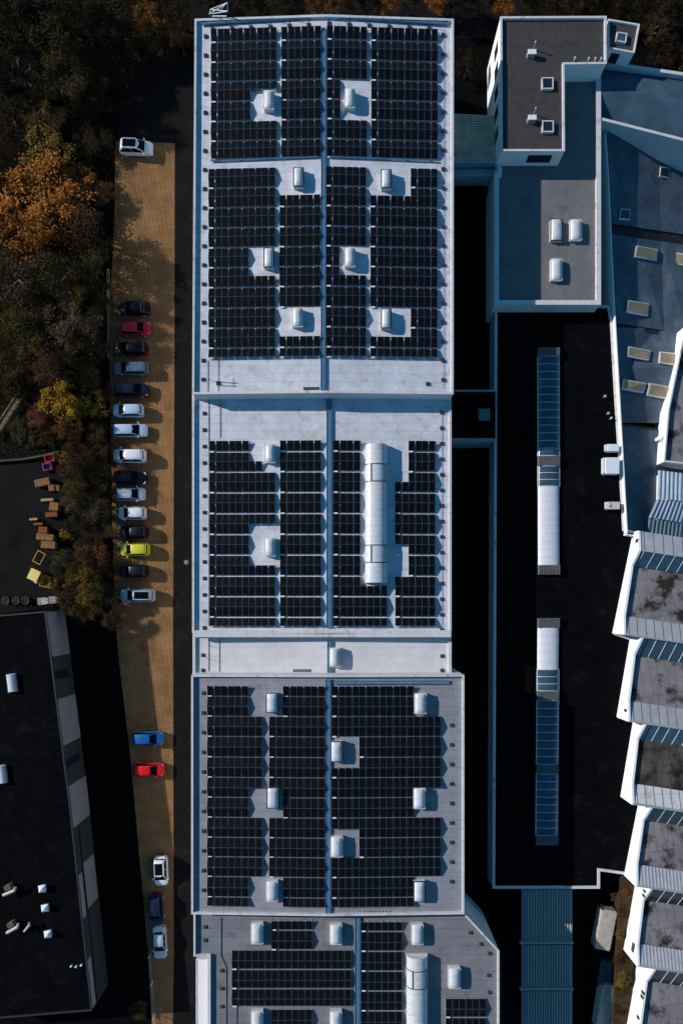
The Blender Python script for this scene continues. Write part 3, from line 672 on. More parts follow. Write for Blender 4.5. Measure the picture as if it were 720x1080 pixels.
for i, (ya, yb) in enumerate(zip(bands, bands[1:])):
    m_ = 1 if i in (2, 4, 6) else 0
    dz = -.10 if m_ else (0.03 if i % 2 else 0)
    if i == 5:
        ys_ = sorted(set([ya + .01, 356, 366, 377, 388, 398, 408, 420, 433, yb - .01])); rows_ = []
        for y in ys_:
            x0 = left(min(y, 562)) + 1.5; f_ = foldx(y); rows_.append([PL(x0, y), PL((x0 + f_) / 2, y), PL(f_, y), PL((f_ + 800) / 2, y), PL(800, y)])
        for r0, r1 in zip(rows_, rows_[1:]):
            for k_ in range(4): m.poly([r0[k_], r0[k_ + 1], r1[k_ + 1], r1[k_]])
        for y in (ys_[0], ys_[-1]):
            f_ = foldx(y); m.poly([PL(f_, y, False), PL(800, y, False), PL(800, y), PL(f_, y)])
        continue
    for j in range(6):
        f0, f1 = j / 6, (j + 1) / 6
        row = []
        for (y, f) in ((ya, f0), (ya, f1), (yb, f1), (yb, f0)):
            x = left(min(y, 562)) + 1.5; xr = 800; px = x + (xr - x) * f; py = y + (px - x) * .15
            p = PL(px, py); row.append((p.x, p.y, p.z + dz))
        m.poly(row, m_)
o = m.build('roof', [SHADE_BLUE_ROOF, mat('gutter_dark', (0.018, 0.018, 0.02), 0.8, 0.3)], low)
m = MB(); pe = [P(x, y, 4.1) for x, y in edge]
for a, b in zip(pe, pe[1:]):
    w_ = .13
    m.hexa([(b.x, b.y, 0), (b.x + w_, b.y, 0), (a.x + w_, a.y, 0), (a.x, a.y, 0)], [(b.x, b.y, 4.1), (b.x + w_, b.y, 4.1), (a.x + w_, a.y, 4.1), (a.x, a.y, 4.1)])
m.build('west_wall', WHITE_WALL, low)
m = MB(); a, b = P(660.5, 562.5, 4.2), P(720, 574, 3.0); m.hexa([(a.x, a.y - .2, 0), (b.x, b.y - .2, 0), (b.x, b.y, 0), (a.x, a.y, 0)], [(a.x, a.y - .2, 4.2), (b.x, b.y - .2, 1.4), (b.x, b.y, 1.4), (a.x, a.y, 4.2)]); m.build('south_wall', WHITE_WALL, low)
def low_panel(pix, mtl, name, lift=.28, border=True):
    q = [PL(x, y) for x, y in pix]; b = [(p.x, p.y, p.z - .05) for p in q][::-1]; tq = [(p.x, p.y, p.z + lift) for p in q][::-1]
    m = MB(); m.hexa(b, tq); o = m.build(name, COPING if border else mtl, low)
    if border:
        c = sum(q, Vector()) / 4; s = MB(); s.poly([(c.x + (p.x - c.x) * .88, c.y + (p.y - c.y) * .80, c.z + (p.z - c.z) * .84 + lift + .03) for p in q][::-1]); s.build('pane', mtl, o)
for pix in ([(670, 260), (692, 264), (691, 276), (668, 272)], [(709, 267), (740, 272), (739, 284), (707, 279)],
            [(661, 317.5), (683, 321), (681.5, 334.5), (659, 330)], [(698.5, 324), (718, 327.5), (716, 340.5), (696.5, 336.5)],
            [(661, 366), (684.5, 370.5), (682.5, 381), (660, 376.5)], [(694.5, 371.5), (712.5, 373.5), (711, 386), (693.5, 383.5)],
            [(656, 400.5), (680.5, 405), (677, 415), (654.5, 411)], [(683.5, 404.5), (707.5, 409), (704, 422), (680.5, 417.5)]):
    low_panel(pix, SKYLIGHT_TAN, 'rooflight')
for pix in ([(653.5, 221), (663.5, 221.5), (663, 233), (652, 232)], [(695.5, 176.5), (705, 178), (704.5, 189), (694.5, 187)]):
    low_panel(pix, GLASS, 'rooflight', .2)
# east building with a long white west wall
eb = thing('white_walled_building', 'building with a long white west wall and grey roof at the east edge', 'building', P(720, 430, 0).xy.to_3d())
zt_ = 3.4; A = [P(722, 344, zt_), P(704, 432, zt_), P(699.5, 487, zt_), P(780, 496, zt_), P(790, 350, zt_)]
m = MB(); pts = [(p.x, p.y) for p in A]; 
for i in range(3):
    a, b = pts[i], pts[i + 1]; m.poly([(a[0], a[1], 0), (b[0], b[1], 0), (b[0], b[1], zt_), (a[0], a[1], zt_)])
m.build('wall', WHITE_WALL, eb)
inn = [(pts[0][0] + .2, pts[0][1]), (pts[1][0] + .2, pts[1][1]), (pts[2][0] + .2, pts[2][1] + .2), (pts[3][0], pts[3][1] + .3), pts[4]]
m = MB()
for i in range(3):
    a, b, ai, bi = pts[i], pts[i + 1], inn[i], inn[i + 1]
    m.poly([(a[0], a[1], zt_), (b[0], b[1], zt_), (bi[0], bi[1], zt_), (ai[0], ai[1], zt_)]); m.poly([(ai[0], ai[1], zt_), (bi[0], bi[1], zt_), (bi[0], bi[1], zt_ - .5), (ai[0], ai[1], zt_ - .5)])
m.build('parapet', COPING, eb)
m = MB(); m.poly([(p[0], p[1], zt_ - .45) for p in inn]); m.build('roof', DECK[0], eb)
c = P(695.5, 462, 2.4); m = MB(); m.tube((c.x, c.y, 1.0), (c.x, c.y, 2.6), .28, n=14); m.tube((c.x, c.y, 2.6), (c.x, c.y, 2.9), .42, .15, n=14); o = m.build('vent_cowl', WHITE_BAR); centre_origin(o); tag(o, 'round white vent cowl against the long white west wall', 'vent')
# corrugated curved roofs south of it
cr = thing('corrugated_shed', 'shed with a blue grey corrugated roof tucked between two white walled buildings', 'shed', P(705, 530, 0).xy.to_3d())
corrugated(cr, [(694, 496), (790, 508), (790, 540), (693, 525)], 2.9, GALV, 22, .10, 'y', zs=[2.6, 2.6, 3.4, 3.4]).build('upper_roof', mat('corrugated_blue', (0.30, 0.36, 0.44), 0.6, 0.15, 0.8), cr)
corrugated(cr, [(693, 526), (790, 541), (790, 562), (684, 546)], 2.9, GALV, 24, .12, 'y', zs=[3.4, 3.4, 2.6, 2.6]).build('middle_roof', mat('corrugated_slate', (0.20, 0.27, 0.36), 0.6, 0.15, 0.8), cr)
corrugated(cr, [(684, 547), (790, 563), (790, 580), (681, 566)], 2.2, GALV, 26, .10, 'y', zs=[2.6, 2.6, 1.9, 1.9]).build('lower_roof', mat('corrugated_teal', (0.09, 0.15, 0.20), 0.6, 0.15, 0.8), cr)
m = MB(); a = P(690, 500, 2.5); b = P(690, 560, 2.5); m.hexa([(a.x + .5, b.y, 0), (a.x + 12, b.y - 1, 0), (a.x + 12, a.y - 1, 0), (a.x + .8, a.y, 0)], [(a.x + .5, b.y, 1.8), (a.x + 12, b.y - 1, 1.8), (a.x + 12, a.y - 1, 2.4), (a.x + .8, a.y, 2.4)]); m.build('wall', WHITE_WALL, cr)

# ------------------------------------------------------------------ staggered sawtooth factory (east)
saw = thing('sawtooth_factory', 'staggered sawtooth factory with white west gables, glazed slopes and stained grey decks', 'factory', P(710, 800, 0).xy.to_3d())
Z0 = 3.2
E = Vector((1, -0.15, 0))
bays = [((667, 561), (645, 668)), ((663.6, 673.4), (649.6, 756)), ((666.8, 761), (653.6, 840)), ((673, 845), (657.5, 923)), ((672.6, 928), (659, 1004)), ((676.6, 1009), (660, 1098))]
for bi, (pa, pb) in enumerate(bays):
    A, B = P(pa[0], pa[1], Z0), P(pb[0], pb[1], Z0)
    prof = [(0.0, 1.5), (0.2, 2.95), (0.34, 1.6), (0.82, 2.35), (0.985, 3.4)] if bi == 0 else [(-0.03, 3.3), (0.20, 1.85), (0.76, 2.45), (0.97, 3.4)]
    def pt(t, z): q = A.lerp(B, t) if 0 <= t <= 1 else A + (B - A) * t; return Vector((q.x, q.y, Z0 + z))
    th = .28; LEN = 20
    # west gable wall
    w = MB(); outer = [pt(t, z) for t, z in prof]; g0, g1 = pt(prof[0][0], -Z0), pt(1.0, -Z0); end = pt(1.0, 3.35)
    ring = [g0] + outer + [end, g1]
    rings = [[p + E * o for p in ring] for o in (0, th)]
    w.loft(rings); w.build('gable_wall', WHITE_WALL, saw)
    # small louvres in the gable wall
    lv = {0: [(.10, 1.4)], 1: [(.88, 1.9)], 4: [(.06, 1.6), (.12, 1.6), (.80, 1.3), (.84, 1.3), (.88, 1.3)], 5: [(.33, 1.3), (.38, 1.3), (.62, 1.3)]}.get(bi, [])
    for (t, z) in lv:
        v = MB(); p0, p1 = pt(t - .018, z), pt(t + .018, z)
        v.hexa([p0 - E * .03, p1 - E * .03, p1 + E * .02, p0 + E * .02], [q + Vector((0, 0, .75)) for q in (p0 - E * .03, p1 - E * .03, p1 + E * .02, p0 + E * .02)]); v.build('louvre', DARK_METAL, saw)
    def band(t0, z0_, t1, z1_, name, m_, off=th, dz=0, ribs=0, ribm=None, ribw=.05):
        s = MB(); a, b = pt(t0, z0_ + dz), pt(t1, z1_ + dz)
        s.poly([a + E * off, b + E * off, b + E * LEN, a + E * LEN]); o = s.build(name, m_, saw)
        for f in o.data.polygons:
            if f.normal.z < 0: f.flip()
        if ribs:
            r = MB()
            for k_ in range(ribs):
                x = off + .4 + k_ * (LEN - off) / ribs
                lo = [a + E * x, b + E * x, b + E * (x + ribw), a + E * (x + ribw)]
                r.hexa([q + Vector((0, 0, -.02)) for q in lo], [q + Vector((0, 0, .05)) for q in lo])
            r.build('ribs' if name != 'north_light' else 'mullions', ribm, o)
    i0 = 0
    darkrib = mat('seam_dark', (0.16, 0.16, 0.18), 0.7, 0.1)
    if bi == 0: band(0.0, 1.5, .2, 2.95, 'clad_slope', TILE, ribs=16, ribm=darkrib, ribw=.045, dz=-.1); band(.2, 2.85, .34, 1.3, 'north_light', BLUE_GLASS, ribs=15, ribm=WHITE_BAR); i0 = 2
    else: band(-0.03, 3.0, .20, 1.5, 'north_light', BLUE_GLASS if bi < 3 else GLASS, ribs=15, ribm=WHITE_BAR if bi < 3 else COPING); i0 = 1
    t1_, z1_ = prof[i0]; t2_, z2_ = prof[i0 + 1]; t3_, z3_ = prof[i0 + 2]
    band(t1_, z1_, t2_, z2_, 'roof_deck', DECK[1] if bi == 2 else DECK[0], dz=-.45)
    band(t2_, z2_ - .3, t3_, z3_, 'clad_slope', TILE if bi != 2 else COPING, ribs=18 if bi < 3 else 44, ribm=darkrib if bi < 3 else mat('pale_rib', (.42, .42, .46), .6, .15), ribw=.045 if bi < 3 else .13, dz=-.08)
    s = MB(); a, b = pt(t3_, z3_ - .06), pt(1.0, z3_ - .06)
    s.loft([[q + E * o for q in (a, b, b - Vector((0, 0, 2.6)), a - Vector((0, 0, 2.6)))] for o in (th, LEN)]); s.build('south_face', GREY_WALL, saw)
# planted bank along its southern part
bk = MB(); q = [P(656, 925, 3.0), P(672, 925, 3.0), P(664, 1120, 3.0), P(645, 1120, 3.0)]; lo = [P(650, 930, 0), P(676, 925, 0), P(668, 1120, 0), P(632, 1120, 0)]
bk.hexa([(p.x, p.y, 0) for p in lo][::-1], [(p.x, p.y, 2.6) for p in q][::-1]); structure('embankment', bk, mat('bank_soil', (0.050, 0.034, 0.018), 0.95, 0.4, 0.8, 0.05, fine=0.4, bump=0.5))

# ------------------------------------------------------------------ canopy, containers (south east)
cn = thing('ribbed_canopy', 'long ribbed glass canopy south of the black roofed hall with two cross beams', 'canopy', P(576, 1010, 0).xy.to_3d())
zc = 3.0
for (ya, yb) in ((937.5, 994.5), (996, 1043.5), (1045, 1120)):
    corrugated(cn, [(551, ya), (601.5, ya), (601.5, yb), (551, yb)], zc, None, 18, .12, 'y').build('ribbed_roof', mat('canopy_sheet', (0.27, 0.24, 0.21), 0.5, 0.15, 0.8, 0.4), cn)
m = MB()
for k_ in range(19):
    x = 551.5 + 49.5 * k_ / 18
    for (ya, yb) in ((938, 994), (996.5, 1043), (1045.5, 1119)):
        p, q = P(x, ya, zc + .15), P(x, yb, zc + .15); m.box(p.x - .035, p.x + .035, q.y, p.y, zc + .10, zc + .20)
m.build('glazing_ribs', mat('rib_grey', (0.50, 0.50, 0.50), 0.5, 0.1), cn)
m = MB()
for y in (995, 1044): a, b = P(548, y - 1, zc + .3), P(604.5, y + .6, zc + .3); m.box(a.x, b.x, b.y, a.y, zc - .1, zc + .28)
m.build('cross_beam', mat('beam_grey', (0.34, 0.34, 0.35), 0.6, 0.1), cn)
m = MB()
for x in (550, 601.5): a, b = P(x, 937.5, zc + .2), P(x + 1.6, 1120, zc + .2); m.box(a.x, b.x, b.y, a.y, zc - .15, zc + .2)
m.build('edge_beam', mat('beam_blue', (0.16, 0.21, 0.25), 0.6, 0.1), cn)
for x in (551.5, 601):
    for y in (940, 995, 1044, 1100): m = MB(); p = P(x, y, zc); m.tube((p.x, p.y, 0), (p.x, p.y, zc - .1), .09, n=8); m.build('post', DARK_METAL, cn)
def container(px, py, L, W, rot, label, h=1.6):
    c = P(px, py, h); t = thing('storage_container', label, 'container', (c.x, c.y, 0.012), rot, 'storage containers beside the sawtooth factory', True)
    m = MB(); m.box(-W / 2, W / 2, -L / 2, L / 2, .12, h); 
    for i in range(int(L / .35)):
        y = -L / 2 + .2 + i * .35; m.box(-W / 2 - .03, -W / 2, y, y + .17, .2, h - .1); m.box(W / 2, W / 2 + .03, y, y + .17, .2, h - .1); m.box(-W / 2 + .1, W / 2 - .1, y, y + .17, h, h + .07)
    m.build('body', CONTAINER, t)
    m = MB()
    for sx in (-1, 1):
        for sy in (-1, 1): m.box(sx * (W / 2 - .06) - .09, sx * (W / 2 - .06) + .09, sy * (L / 2 - .06) - .09, sy * (L / 2 - .06) + .09, 0, h + .05)
    m.build('corner_posts', DARK_METAL, t)
    m = MB(); m.box(-W / 2 + .08, -.02, -L / 2 - .05, -L / 2, .25, h - .12); m.build('door', GALV, t); m = MB(); m.box(.02, W / 2 - .08, -L / 2 - .05, -L / 2, .25, h - .12); m.build('door', GALV, t)
container(638.5, 981, 5.4, 2.1, R(-11), 'pale weathered container lying north of the other one, near the stepped parapet')
container(639.5, 1063, 6.0, 2.1, R(-9), 'pale container at the bottom edge beside the planted bank')
# air handling boxes on the black roof along the workshop wall
for (x, y, w_, l_, h_, lab) in ((646.5, 472, 1.4, .9, 1.0, 'small white roof unit, northernmost of three beside the workshop wall'), (645.5, 491, 1.75, 2.1, 1.2, 'largest square white roof unit beside the workshop wall'), (647, 533, 1.5, .95, .9, 'small rust stained roof unit, southernmost beside the workshop wall')):
    c = P(x, y, 3.2 + h_); t = thing('air_handling_unit', lab, 'roof unit', (c.x, c.y, 3.2), 0, 'roof units along the workshop wall', True)
    m = MB(); m.box(-w_ / 2, w_ / 2, -l_ / 2, l_ / 2, .12, h_); m.build('casing', mat('unit_rust', (0.6, 0.55, 0.52), 0.6, 0.1, 1, stain=((0.2, 0.05, 0.03), 1.8, 0.5, 0.58)) if y > 520 else WHITE_BAR, t)
    m = MB(); m.box(-w_ / 2 - .25, -w_ / 2, -l_ / 2 + .1, l_ / 2, .3, h_ - .15); m.build('intake_hood', COPING, t)
    m = MB(); m.box(-w_ / 2 + .1, w_ / 2 - .1, -l_ / 2 + .1, l_ / 2 - .1, 0, .12); m.build('base', DARK_METAL, t)
for i, (x, y) in enumerate(((637.5, 418), (641, 436), (644, 441))):
    c = P(x, y, 3.6); m = MB(); m.tube((c.x, c.y, 3.2), (c.x, c.y, 3.7), .1, n=8); m.tube((c.x, c.y, 3.7), (c.x, c.y, 3.8), .18, .06, n=8); o = m.build('vent_pipe', GALV); centre_origin(o); tag(o, '%s thin grey vent pipe from the north on the black roof edge' % ORD[i], 'vent pipe', 'vent pipes on the black roof')

# ------------------------------------------------------------------ black building in the south west
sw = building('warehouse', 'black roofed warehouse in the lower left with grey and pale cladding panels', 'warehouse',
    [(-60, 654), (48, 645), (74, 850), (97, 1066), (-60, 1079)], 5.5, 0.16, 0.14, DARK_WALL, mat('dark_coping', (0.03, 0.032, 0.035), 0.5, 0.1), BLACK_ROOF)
NE, MID, SE_ = P(48, 645, 5.5), P(74, 850, 5.5), P(97, 1066, 5.5)
def clad(a, b, f0, f1, z0, z1, name, m_, o=.05):
    d = b - a; n_ = Vector((-d.y, d.x, 0)).normalized(); p, q = a + d * f0, a + d * f1
    m = MB(); lo = [p, q, q + n_ * o, p + n_ * o]; m.hexa([(v.x, v.y, z0) for v in lo], [(v.x, v.y, z1) for v in lo]); return m.build(name, m_, sw)
def fy(y): return (y - 645) / 205
for y0, y1 in ((645.3, 693), (738, 787), (830, 850)): clad(NE, MID, fy(y0), fy(y1), 0.15, 5.3, 'cladding_panel', LIGHT_PANEL, .06)
for y0, y1 in ((694, 708), (718, 737.5), (788, 802), (811, 829.5)): clad(NE, MID, fy(y0), fy(y1), 0.15, 5.25, 'cladding_panel', DARK_WALL, .04)
for y0, y1 in ((708.5, 717.5), (802.5, 810.5)): clad(NE, MID, fy(y0), fy(y1), 1.2, 5.1, 'window', GLASS, .03)
def fs(y): return (y - 850) / 216
for y0, y1, z0_, z1_, mm in ((850, 874, .15, 5.3, LIGHT_PANEL), (875, 916, .15, 3.6, DARK_WALL), (917, 966, 0.4, 3.6, LIGHT_PANEL), (924, 970, 4.3, 5.3, LIGHT_PANEL), (1014, 1064, 4.3, 5.3, LIGHT_PANEL), (971, 1013, 4.0, 5.3, DARK_WALL), (967, 1040, .3, 3.4, DARK_WALL)):
    clad(MID, SE_, fs(y0), fs(y1), z0_, z1_, 'cladding_panel', mm, .06)
clad(MID, SE_, fs(876), fs(1064), 3.62, 4.0, 'ribbon_window', GLASS, .03)
def sw_light(px, py, w_, l_, rot, nm='skylight'):
    z = 5.34; c = P(px, py, z + .4); ca, sa = math.cos(rot), math.sin(rot); fn = lambda q: (c.x + q[0] * ca - q[1] * sa, c.y + q[0] * sa + q[1] * ca, q[2])
    m = MB(); m.box(-w_ / 2, w_ / 2, -l_ / 2, l_ / 2, z - .02, z + .32, 0, fn); s = m.build(nm, GALV, sw)
    d = MB(); n = 8; d.loft([[fn(((w_ / 2 - .08) * math.cos(math.pi * k / n), yy, z + .32 + .26 * math.sin(math.pi * k / n))) for k in range(n + 1)] for yy in (-l_ / 2 + .08, l_ / 2 - .08)]); d.build('dome', DOME, s, smooth=True)
sw_light(12, 720.5, 1.15, 2.35, R(7)); sw_light(1.5, 817, 1.15, 2.35, R(7))
for i, (x, y) in enumerate(((44, 938), (47, 958.5), (50, 986))):
    c = P(x, y, 6.0); t = thing('ventilation_hood', '%s of three small white pyramid hoods from the north on the black warehouse roof' % ORD[i], 'vent', (c.x, c.y, 5.34), R(8), 'white hoods on the warehouse roof', True)
    m = MB(); m.box(-.34, .34, -.34, .34, 0, .5); m.build('box', GALV, t); m = MB(); m.hexa([(-.46, -.46, .5), (.46, -.46, .5), (.46, .46, .5), (-.46, .46, .5)], [(-.12, -.12, .78), (.12, -.12, .78), (.12, .12, .78), (-.12, .12, .78)]); m.build('cap', WHITE_BAR, t)
for i, (x, y, a, lab) in enumerate(((11, 941, .4, 'northern cream duct elbow on the black warehouse roof'), (14.5, 980, .5, 'south western cream duct elbow on the black warehouse roof'), (29.5, 978, .9, 'smaller cream duct elbow east of its neighbour on the warehouse roof'))):
    c = P(x, y, 6.0); t = thing('roof_duct', lab, 'duct', (c.x, c.y, 5.34), a, 'duct elbows on the warehouse roof', True)
    cream = mat('cream_duct', (0.50, 0.46, 0.38), 0.55, 0.15, 2); s = 1.0 if i < 2 else .7
    m = MB(); m.tube((-.1, 0, 0), (-.1, 0, .7), .22 * s, n=12); m.build('riser', cream, t)
    m = MB(); m.tube((-.9 * s, 0, .75), (.7 * s, 0, .75), .2 * s, n=12); m.tube((.7 * s, 0, .75), (.9 * s, .35 * s, .75), .16 * s, n=10); m.build('duct', cream, t)
    if i < 2:
        m = MB(); m.box(-.5, .35, .35, .95, 0, .75); m.build('fan_box', mat('brown_box', (0.10, 0.085, 0.06), 0.7, 0.2), t)
for i, (x, y) in enumerate(((75.5, 1019), (80.5, 1019.5), (86, 1018))):
    c = P(x, y, 5.6); m = MB(); m.tube((c.x, c.y, 5.34), (c.x, c.y, 5.7), .08, n=8); m.tube((c.x, c.y, 5.7), (c.x, c.y, 5.78), .15, .05, n=8); o = m.build('vent_pipe', WHITE_BAR); centre_origin(o); tag(o, '%s of three tiny white vent pipes from the west near the warehouse east edge' % ORD[i], 'vent pipe', 'vent pipes on the warehouse')

# ------------------------------------------------------------------ cars
def paint(name, col, rough=.32, spec=.35): return mat('car_paint_' + name, col, rough, 0.03, 1.0, spec, coat=0.2)
PT = {'white': paint('white', (.72, .73, .76)), 'black': paint('black', (.006, .006, .008)), 'red': paint('red', (.42, .012, .03)), 'navy': paint('navy', (.010, .014, .028)),
      'steel': paint('steel', (.10, .15, .20)), 'paleblue': paint('pale_blue', (.42, .55, .68)), 'silver': paint('silver', (.45, .50, .58)), 'yellow': paint('yellow', (.62, .56, .03)),
      'blue': paint('blue', (.012, .11, .36)), 'brightred': paint('bright_red', (.72, .012, .012)), 'darkblue': paint('dark_blue', (.010, .018, .05))}
CGLASS = mat('car_glass', (.004, .005, .007), .12, 0.0, 1, .04)
TYRE = mat('tyre', (.012, .012, .013), .8, .1); RIM = mat('rim', (.4, .4, .42), .35, .1, metal=.6)
LAMP = mat('headlamp', (.7, .72, .75), .15, .05, spec=.6); TAIL = mat('tail_lamp', (.45, .01, .01), .2, .05, spec=.6); BLACKTRIM = mat('black_trim', (.012, .012, .013), .5, .1)
_tm = MB(); 
for (r0, r1, y0, y1) in ((.25, .30, -.1, -.105), (.30, .325, -.105, -.08), (.325, .325, -.08, .08), (.325, .30, .08, .105), (.30, .25, .105, .1)):
    n = 18
    for k in range(n):
        a, b = 2 * math.pi * k / n, 2 * math.pi * (k + 1) / n
        _tm.poly([(r0 * math.cos(a), y0, r0 * math.sin(a)), (r0 * math.cos(b), y0, r0 * math.sin(b)), (r1 * math.cos(b), y1, r1 * math.sin(b)), (r1 * math.cos(a), y1, r1 * math.sin(a))])
TYRE_ME = _tm.mesh('tyre', TYRE); _tm.fix(TYRE_ME)
_rm = MB(); _rm.tube((0, -.095, 0), (0, .095, 0), .25, n=18)
for k in range(5):
    a = 2 * math.pi * k / 5; _rm.tube((0, -.10, 0), (.24 * math.cos(a), -.10, .24 * math.sin(a)), .03, n=5); _rm.tube((0, .10, 0), (.24 * math.cos(a), .10, .24 * math.sin(a)), .03, n=5)
RIM_ME = _rm.mesh('rim', RIM)
ST = {'hatch': (.30, .08, -.38, -.475, .03), 'estate': (.30, .09, -.40, -.485, .02), 'sedan': (.26, .04, -.24, -.38, .0), 'suv': (.30, .09, -.38, -.48, .05), 'van': (.36, .20, -.44, -.49, .05)}
def car(px, py, front, L, style, col, label, W=1.78, h=1.48, roof=None, yaw=0.0):
    if style == 'suv': h = 1.66; W = 1.86
    if style == 'van': h = 1.80; W = 1.88
    rz = {'e': 0, 'w': math.pi, 's': -math.pi / 2, 'n': math.pi / 2}[front] + R(yaw)
    c = P(px, py, .9); t = thing('parked_car', label, 'car', (c.x, c.y, 0.016), rz, 'cars parked on the brown car park', True)
    fb, ft, rt, rb, lift = ST[style]; p = PT[col]; w = W / 2; z0 = .20 + lift; zb = .92 + lift * 1.5
    X = [-.5, -.492, -.47, -.40, -.2, 0, .2, fb + .02, .38, .45, .485, .5]; WF = [.74, .84, .93, .985, 1, 1, 1, .99, .965, .91, .80, .66]
    ZT = []
    for x in X:
        if x <= -.47: ZT.append(zb - .10 - (.10 if x <= -.495 else 0))
        elif x < fb: ZT.append(zb)
        else: ZT.append(zb - .02 - .24 * ((x - fb) / (.5 - fb)) ** 1.7)
    rings = []
    for x, f, zt in zip(X, WF, ZT):
        ww = w * f
        half = [(ww * .84, z0), (ww * .98, z0 + .16), (ww, z0 + .36), (ww * .985, zt - .12), (ww * .93, zt - .03), (ww * .78, zt + .005), (ww * .4, zt + .03)]
        rings.append([(x * L, y, z) for y, z in half] + [(x * L, -y, z) for y, z in reversed(half)])
    b = MB(); b.loft(rings); body = b.build('body', p, t, smooth=True)
    # wheel arches: dark gap strips
    # cabin shell
    bw, rw = w * .90, w * .70; hz = h
    cab = MB(); n = 6; rr = []
    def sect(xb, xt, wb, wt, zz): return None
    stn = [(rb, zb - .06, .86), (rt - .02, hz - .10, .95), (rt + .03, hz - .03, 1), ((rt + ft) / 2, hz, 1.0), (ft - .03, hz - .03, .99), (ft + .015, hz - .09, .95), (fb, zb - .06, .90)]
    for x, zz, f in stn:
        if zz < zb: ring = [(x * L, y * bw * f / .95, zz) for y in (-1, -.98, -.5, 0, .5, .98, 1)] + [(x * L, y * bw * f / .95, zz - .1) for y in (1, 0, -1)]
        else: ring = [(x * L, -rw * f - .03, zz - .09), (x * L, -rw * f * .93, zz - .02), (x * L, -rw * f * .5, zz + .015), (x * L, 0, zz + .025), (x * L, rw * f * .5, zz + .015), (x * L, rw * f * .93, zz - .02), (x * L, rw * f + .03, zz - .09)] + [(x * L, y * bw, zb - .12) for y in (1, 0, -1)]
        rr.append(ring)
    cab.loft(rr); cb = cab.build('cabin', p, t, smooth=True)
    def pane(name, a, b, c_, d, e=.018):
        a, b, c_, d = map(Vector, (a, b, c_, d)); nn = (b - a).cross(d - a).normalized()
        if nn.z < 0 and abs(nn.z) > .2: nn = -nn
        cen = (a + b + c_ + d) / 4
        if abs(nn.z) <= .35 and nn.y * cen.y < 0: nn = -nn
        m = MB(); lo = [q - nn * .03 for q in (a, b, c_, d)]; hi = [q + nn * e for q in (a, b, c_, d)]; m.hexa(lo, hi); m.build(name, CGLASS, t)
    def lerp(a, b, f): return a + (b - a) * f
    # windscreen and rear window
    pane('windscreen', (lerp(fb, ft, .10) * L, -bw * .86, lerp(zb, hz - .06, .08)), (lerp(fb, ft, .10) * L, bw * .86, lerp(zb, hz - .06, .08)), (lerp(fb, ft, .95) * L, rw * .84, lerp(zb, hz - .06, .92)), (lerp(fb, ft, .95) * L, -rw * .84, lerp(zb, hz - .06, .92)), .03)
    pane('rear_window', (lerp(rb, rt, .25) * L, -bw * .74, lerp(zb, hz - .08, .22)), (lerp(rb, rt, .25) * L, bw * .74, lerp(zb, hz - .08, .22)), (lerp(rb, rt, .88) * L, rw * .80, lerp(zb, hz - .08, .86)), (lerp(rb, rt, .88) * L, -rw * .80, lerp(zb, hz - .08, .86)), .03)
    for s in (-1, 1):
        for (x0, x1, x2, x3) in ((lerp(fb, ft, .18) - .015, (fb + rb) / 2 + .03, (ft + rt) / 2 + .02, ft - .025), ((fb + rb) / 2 + .01, lerp(rb, rt, .2) + .02, rt + .03, (ft + rt) / 2)):
            pane('side_window', (x0 * L, s * (bw - .01), zb + .06), (x1 * L, s * (bw - .01), zb + .06), (x2 * L, s * (rw + .05), hz - .14), (x3 * L, s * (rw + .05), hz - .14), .02)
    if roof:
        m = MB(); m.hexa([((rt + .04) * L, -rw * .78, hz - .05), ((ft - .04) * L, -rw * .78, hz - .05), ((ft - .04) * L, rw * .78, hz - .05), ((rt + .04) * L, rw * .78, hz - .05)], [((rt + .04) * L, -rw * .74, hz + .045), ((ft - .04) * L, -rw * .74, hz + .045), ((ft - .04) * L, rw * .74, hz + .045), ((rt + .04) * L, rw * .74, hz + .045)]); m.build('sunroof', CGLASS, t)
        for s in (-1, 1): m = MB(); m.box((rt + .03) * L, (ft - .03) * L, s * rw * .93 - .025, s * rw * .93 + .025, hz - .04, hz + .05); m.build('roof_rail', p if col != 'black' else RIM, t)
    for s in (-1, 1):
        m = MB(); m.hexa([(.44 * L, s * w * .52, .60 + lift), (.492 * L, s * w * .48, .60 + lift), (.462 * L, s * w * .86, .60 + lift), (.42 * L, s * w * .90, .60 + lift)], [(.43 * L, s * w * .52, .77 + lift), (.478 * L, s * w * .48, .73 + lift), (.452 * L, s * w * .86, .75 + lift), (.40 * L, s * w * .92, .79 + lift)]); m.build('headlight', LAMP, t)
        m = MB(); m.box(-.498 * L, -.462 * L, min(s * w * .62, s * w * .88), max(s * w * .62, s * w * .88), .66 + lift, .86 + lift); m.build('tail_light', TAIL, t)
        m = MB(); m.box(fb * L - .28, fb * L - .12, min(s * (w - .02), s * (w + .17)), max(s * (w - .02), s * (w + .17)), zb + .0, zb + .14); m.build('wing_mirror', p, t)
        for x in (-.30, .31):
            ty = bpy.data.objects.new('wheel', TYRE_ME); C.objects.link(ty); ty.parent = t; ty.location = (x * L, s * (w - .115), .32)
            rm = bpy.data.objects.new('rim', RIM_ME); C.objects.link(rm); rm.parent = ty
    m = MB(); m.box(.40 * L, .505 * L, -w * .55, w * .55, z0 - .02, z0 + .14); m.box(-.505 * L, -.42 * L, -w * .6, w * .6, z0 - .02, z0 + .14); m.build('bumper_trim', BLACKTRIM, t)
    return t
car(143.2, 155, 'e', 4.5, 'suv', 'white', 'white SUV with black glass roof standing alone at the north end of the car park', roof=True, yaw=-2)
car(140.5, 324.5, 'w', 4.3, 'sedan', 'black', 'black saloon at the north end of the long row, above the red car')
car(142.5, 346, 'e', 4.2, 'hatch', 'red', 'dark red hatchback in the long row between two black cars')
